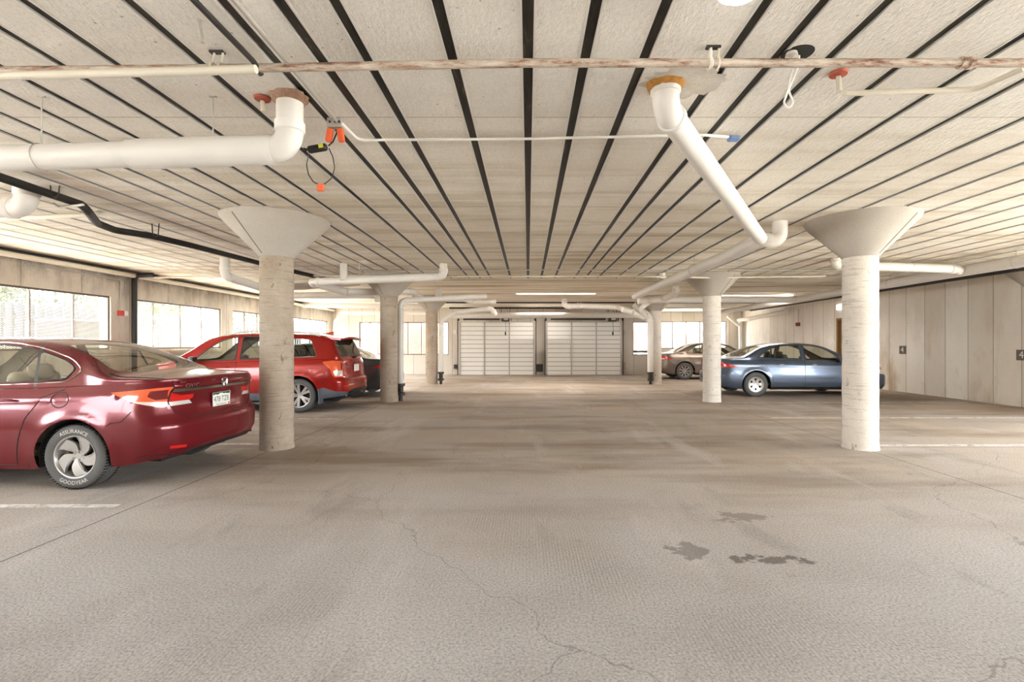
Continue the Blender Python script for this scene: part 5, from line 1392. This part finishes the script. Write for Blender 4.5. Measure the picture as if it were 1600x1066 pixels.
    p = c.sec(c.u_of_x(.7), .95); MB().add([(.58, -.02, p.z), (.58, .02, p.z), (.78, .025, p.z), (.78, -.025, p.z), (.56, 0, p.z+.06), (.66, 0, p.z+.05)], [(0, 1, 4), (1, 2, 5, 4), (3, 0, 4, 5), (2, 3, 5)]).build('roof_antenna', M['lens_orange'], root)
    plate(root, c, .90, off=.02)
    p_, f_ = quad(-.55, .55, -.02, .02, 16); skin(root, c, 'chrome_strip', 0, .995, p_, f_, pm, .002, .02)
    skin(root, c, 'bumper_strip', 0, .56, *quad(-.62, .62, -.018, .012, 18), M['chrome'], .002, .008)
    vs, fs = text_shape('FORESTER', .04); skin(root, c, 'badge', .42, .93, [(a*1.3, b) for a, b in vs], fs, M['chrome'], .004, .003)
    mb = MB(); x = c.S(0, 1.0).x-.026; mb.tube([(x, .07*cos(a), 1.0+.038*sin(a)) for a in [2*pi*i/20 for i in range(21)]], .006, 6)
    for a, b in ((-.03, .008), (0, -.01), (.02, .01), (.03, -.012), (-.01, .014)): mb.rbox((x, a, 1.0+b), (.008, .012, .012), .003)
    mb.build('emblem', M['chrome'], root)
    mb = MB(); mb.tube([(.12, -.1, 1.15), (.2, .1, 1.17), (.22, .32, 1.19)], .01, 6); mb.rbox((.13, -.1, 1.14), (.08, .08, .05), .02); mb.build('rear_wiper', M['black'], root)
    for sg in (1, -1):
        u = c.u_side(.96-.44); p = c.side(u, .4, sg); mb = MB(); mb.rbox((p.x, p.y-sg*.08, .33), (.02, .2, .3), .008); mb.build('mud_flap', M['cladding'], root)
    mb = MB(); mb.tube([(.1, -.5, .33), (.5, -.5, .33)], .03, 12); mb.tube([(.1, .5, .33), (.5, .5, .33)], .03, 12); mb.build('exhaust', M['chrome'], root, smooth=60)
    handle(root, c, 1.62, .95, pm); handle(root, c, 2.5, .94, pm); mirror(root, c, 3.12, 1.10, M['cladding'])
    return root
r = suv_red(); r.location = (-3.8, 11.1, 0); r.rotation_euler = (0, 0, pi)
tag(r, 'red suv with roof rails and a rear spoiler, parked behind the nearest left column', 'car')

def sedan(name, L, W, xr, xf, R, H, col, pname, style, rimk, light, rear=None, mirr=True, tail=None, side_light='lens_red', glassm='car_glass', upper=None, inter='interior', flare=.012, chrome_strip=False, nr=3.0):
    k = H/1.47; kl = L/4.85
    c = Car(L=L, W=W, ar=.45, nr=nr, af=.7, nf=2.6, R=R, xr=xr, xf=xf, arch=R+.055, archz=1.0, flare=flare,
        er=[(.2, .14), (.3, .05), (.42, .0), (.58, .0), (.66, .05), (.85, .07), (.98, .05), (1.04, .09)],
        ef=[(.2, .06), (.35, 0), (.55, .0), (.72, .1), (.9, .25)],
        inset=[(0, .06), (.12, .02), (.28, .0), (.5, -.004), (.72, .012), (.86, .03), (1.0, .07)],
        zlow=[(0, .30), (.5, .22), (1.0, .19), (L-1.1, .19), (L, .2)],
        zB=[(0, .99*k), (.5*kl, 1.0*k), (1.2*kl, .985*k), (2.0*kl, .965*k), (3.2*kl, .93*k), (3.8*kl, .90*k), (4.4*kl, .80*k), (4.75*kl, .68*k), (L, .62*k)],
        zT=[(0, .99*k), (.05, 1.02*k), (.15, 1.035*k), (.55*kl, 1.06*k), (.72*kl, 1.09*k), (1.05*kl, 1.23*k), (1.4*kl, 1.375*k), (1.8*kl, 1.45*k), (2.3*kl, 1.47*k), (2.75*kl, 1.45*k), (3.05*kl, 1.39*k), (3.4*kl, 1.23*k), (3.78*kl, 1.05*k), (3.92*kl, 1.01*k), (4.3*kl, .94*k), (4.7*kl, .80*k), (L, .62*k)],
        lean=.36, shelf=.045, crown=.05, rho=.12, crease=mono([(0, .87*k), (L, .80*k)]))
    us = c.u_side; pm = paint(pname, col, .25, .45)
    X = lambda v: v*kl; Z = lambda v: v*k
    d0, d1, d2 = X(1.32), X(2.38), X(3.45)
    tub = [('trunk_lid', [(-.1, 1.3), (.62, 1.3), (.62, .80*k), (.5, .66*k), (-.1, .66*k)]),
           ('bumper', [(-.1, .655*k), (.52, .655*k), (.64, .74*k), (us(.32), .74*k), (us(.5), .62*k), (us(.56), .5*k), (us(.6), .36), (us(.62), .1), (-.1, .1)])]
    tub += [(nm, poly) for nm, poly in tail(us, k)]
    tub += [('door/rear', [(us(d0-.18), 1.2), (us(d0), .86*k), (us(d0+.16), .62*k), (us(d0+.22), .26), (us(d1-.02), .26), (us(d1), 1.2)]),
            ('door/front', [(us(d1+.02), 1.2), (us(d1), .26), (us(d2-.05), .26), (us(d2), .5), (us(d2+.08), 1.2)]),
            ('headlight', [(us(L-.75), .84*k), (us(L-.35), .78*k), (us(L-.1), .68*k), (us(L-.12), .56*k), (us(L-.4), .62*k)]),
            ('turn_signal', [(us(L-.62), .85*k), (us(L-.36), .79*k), (us(L-.42), .72*k), (us(L-.62), .78*k)]),
            ('sill', [(us(xr+R), .27), (us(xf-R), .27), (us(xf-R), .1), (us(xr+R), .1)])]
    wr = rounded([(X(1.16), Z(1.055)), (d1-.04, Z(1.0)), (d1-.04, Z(1.39)), (X(1.85), Z(1.375)), (X(1.5), Z(1.28))], [.03, .02, .03, .15, .15])
    wf = rounded([(d1+.08, Z(1.0)), (d2+.05, Z(.975)), (d2-.15, Z(1.11)), (X(3.05), Z(1.28)), (X(2.75), Z(1.375)), (d1+.08, Z(1.39))], [.02, .02, .05, .15, .1, .02])
    root = empty(name, (0, 0, 0))
    build_car(root, c, dict(paint=pm, tub=tub, side=[('side_window/r', wr), ('side_window/f', wf), ('window_bar', [(X(1.5), Z(.98)), (X(1.54), Z(.98)), (X(1.60), Z(1.4)), (X(1.56), Z(1.4))])],
        top=[('rear_window', [(X(.7), -.1), (X(.72), .42), (X(.80), .58), (X(1.15), .55), (X(1.38), .50), (X(1.4), -.1)]), ('windshield', [(X(3.03), -.1), (X(3.04), .48), (X(3.1), .55), (X(3.6), .66), (X(3.78), .68), (X(3.86), .5), (X(3.9), -.1)])],
        gaps=[[(.63, 1.0*k), (.63, .8*k), (.5, .66*k), (0, .657*k)], [(us(.34), .74*k), (us(.5), .62*k)], [(us(d0-.1), .98*k), (us(d0), .86*k), (us(d0+.16), .62*k), (us(d0+.22), .26), (us(d1-.01), .26), (us(d1+.01), .96*k)], [(us(d1), .26), (us(d2-.05), .26), (us(d2), .5), (us(d2+.08), .93*k)]],
        mats={'side_window': M[glassm], 'rear_window': M[glassm], 'windshield': M[glassm], 'window_bar': M['trim_black'], 'tail_light/a': M[side_light], 'tail_light/b': M['lens_clear'], 'headlight': M['lens_clear'], 'turn_signal': M['lens_orange'], 'trunk_light': M['lens_red'], 'sill': M['trim_black'], 'reflector': M['lens_red']},
        surrounds=[(wr, 'trim_black', .009), (wf, 'trim_black', .009)], dash=X(3.15), seat_top=1.13*k, seats=(X(2.15), X(1.45)), shelf_z=.97*k, interior=inter))
    four_wheels(root, c, style, rimk=rimk)
    plate(root, c, .80*k)
    handle(root, c, X(1.75), .86*k, M['chrome'] if light else pm); handle(root, c, X(2.65), .85*k, M['chrome'] if light else pm)
    if mirr: mirror(root, c, X(3.3), 1.0*k, pm)
    if chrome_strip: skin(root, c, 'chrome_strip', 0, .93*k, *quad(-.5, .5, -.012, .012, 14), M['chrome'], .002, .01)
    for sg in (1, -1):     # rubbing strip on the doors
        mb = MB(); mb.tube([c.side(us(x), .50*k, sg) for x in [d0+.2+(d2-d0-.3)*i/12 for i in range(13)]], .009, 6); mb.build('rubbing_strip', pm, root, smooth=60)
    return root
tailA = lambda us, k: [('tail_light/a', rounded([(us(.52), .80*k), (us(.40), .83*k), (us(.12), .93*k), (.64, .94*k), (.64, .79*k)], [.01, .02, .03, .01, .01])),
                       ('trunk_light', [(.615, .93*k), (.42, .90*k), (.42, .80*k), (.615, .80*k)]), ('tail_light/b', [(us(.12), .845*k), (.64, .85*k), (.64, .79*k), (us(.12), .79*k)])]
r = sedan('sedan_car', 4.87, 1.82, 1.07, 3.81, .333, 1.47, lin(84, 94, 110), 'blue-grey metallic paint', 'cap', .62, True, tail=lambda us, k: [('tail_light/a', rounded([(us(.62), .79*k), (us(.12), .95*k), (.64, .95*k), (.64, .79*k)], [.01, .02, .01, .01])),
                       ('trunk_light', [(.615, .94*k), (.42, .91*k), (.42, .80*k), (.615, .80*k)])], inter='interior_dark')
r.location = (6.165-1.07, 14.2, 0); tag(r, 'blue-grey sedan with silver wheel covers, parked between the two nearest right columns', 'car')
r = sedan('sedan_car', 4.55, 1.78, 1.0, 3.65, .345, 1.50, lin(126, 112, 102), 'tan metallic paint', 'multi', .66, False, tail=tailA)
r.location = (6.27-1.0, 20.55, 0); tag(r, 'tan sedan with bright alloy wheels, parked at the back right beyond the blue-grey sedan', 'car')
r = sedan('sedan_car', 4.8, 1.82, 1.05, 3.85, .34, 1.46, lin(84, 88, 88), 'charcoal metallic paint', 'multi', .66, False, tail=tailA)
r.location = (-3.62, 14.0, 0); r.rotation_euler = (0, 0, pi); tag(r, 'dark grey sedan mostly hidden between the red suv and the second left column', 'car')
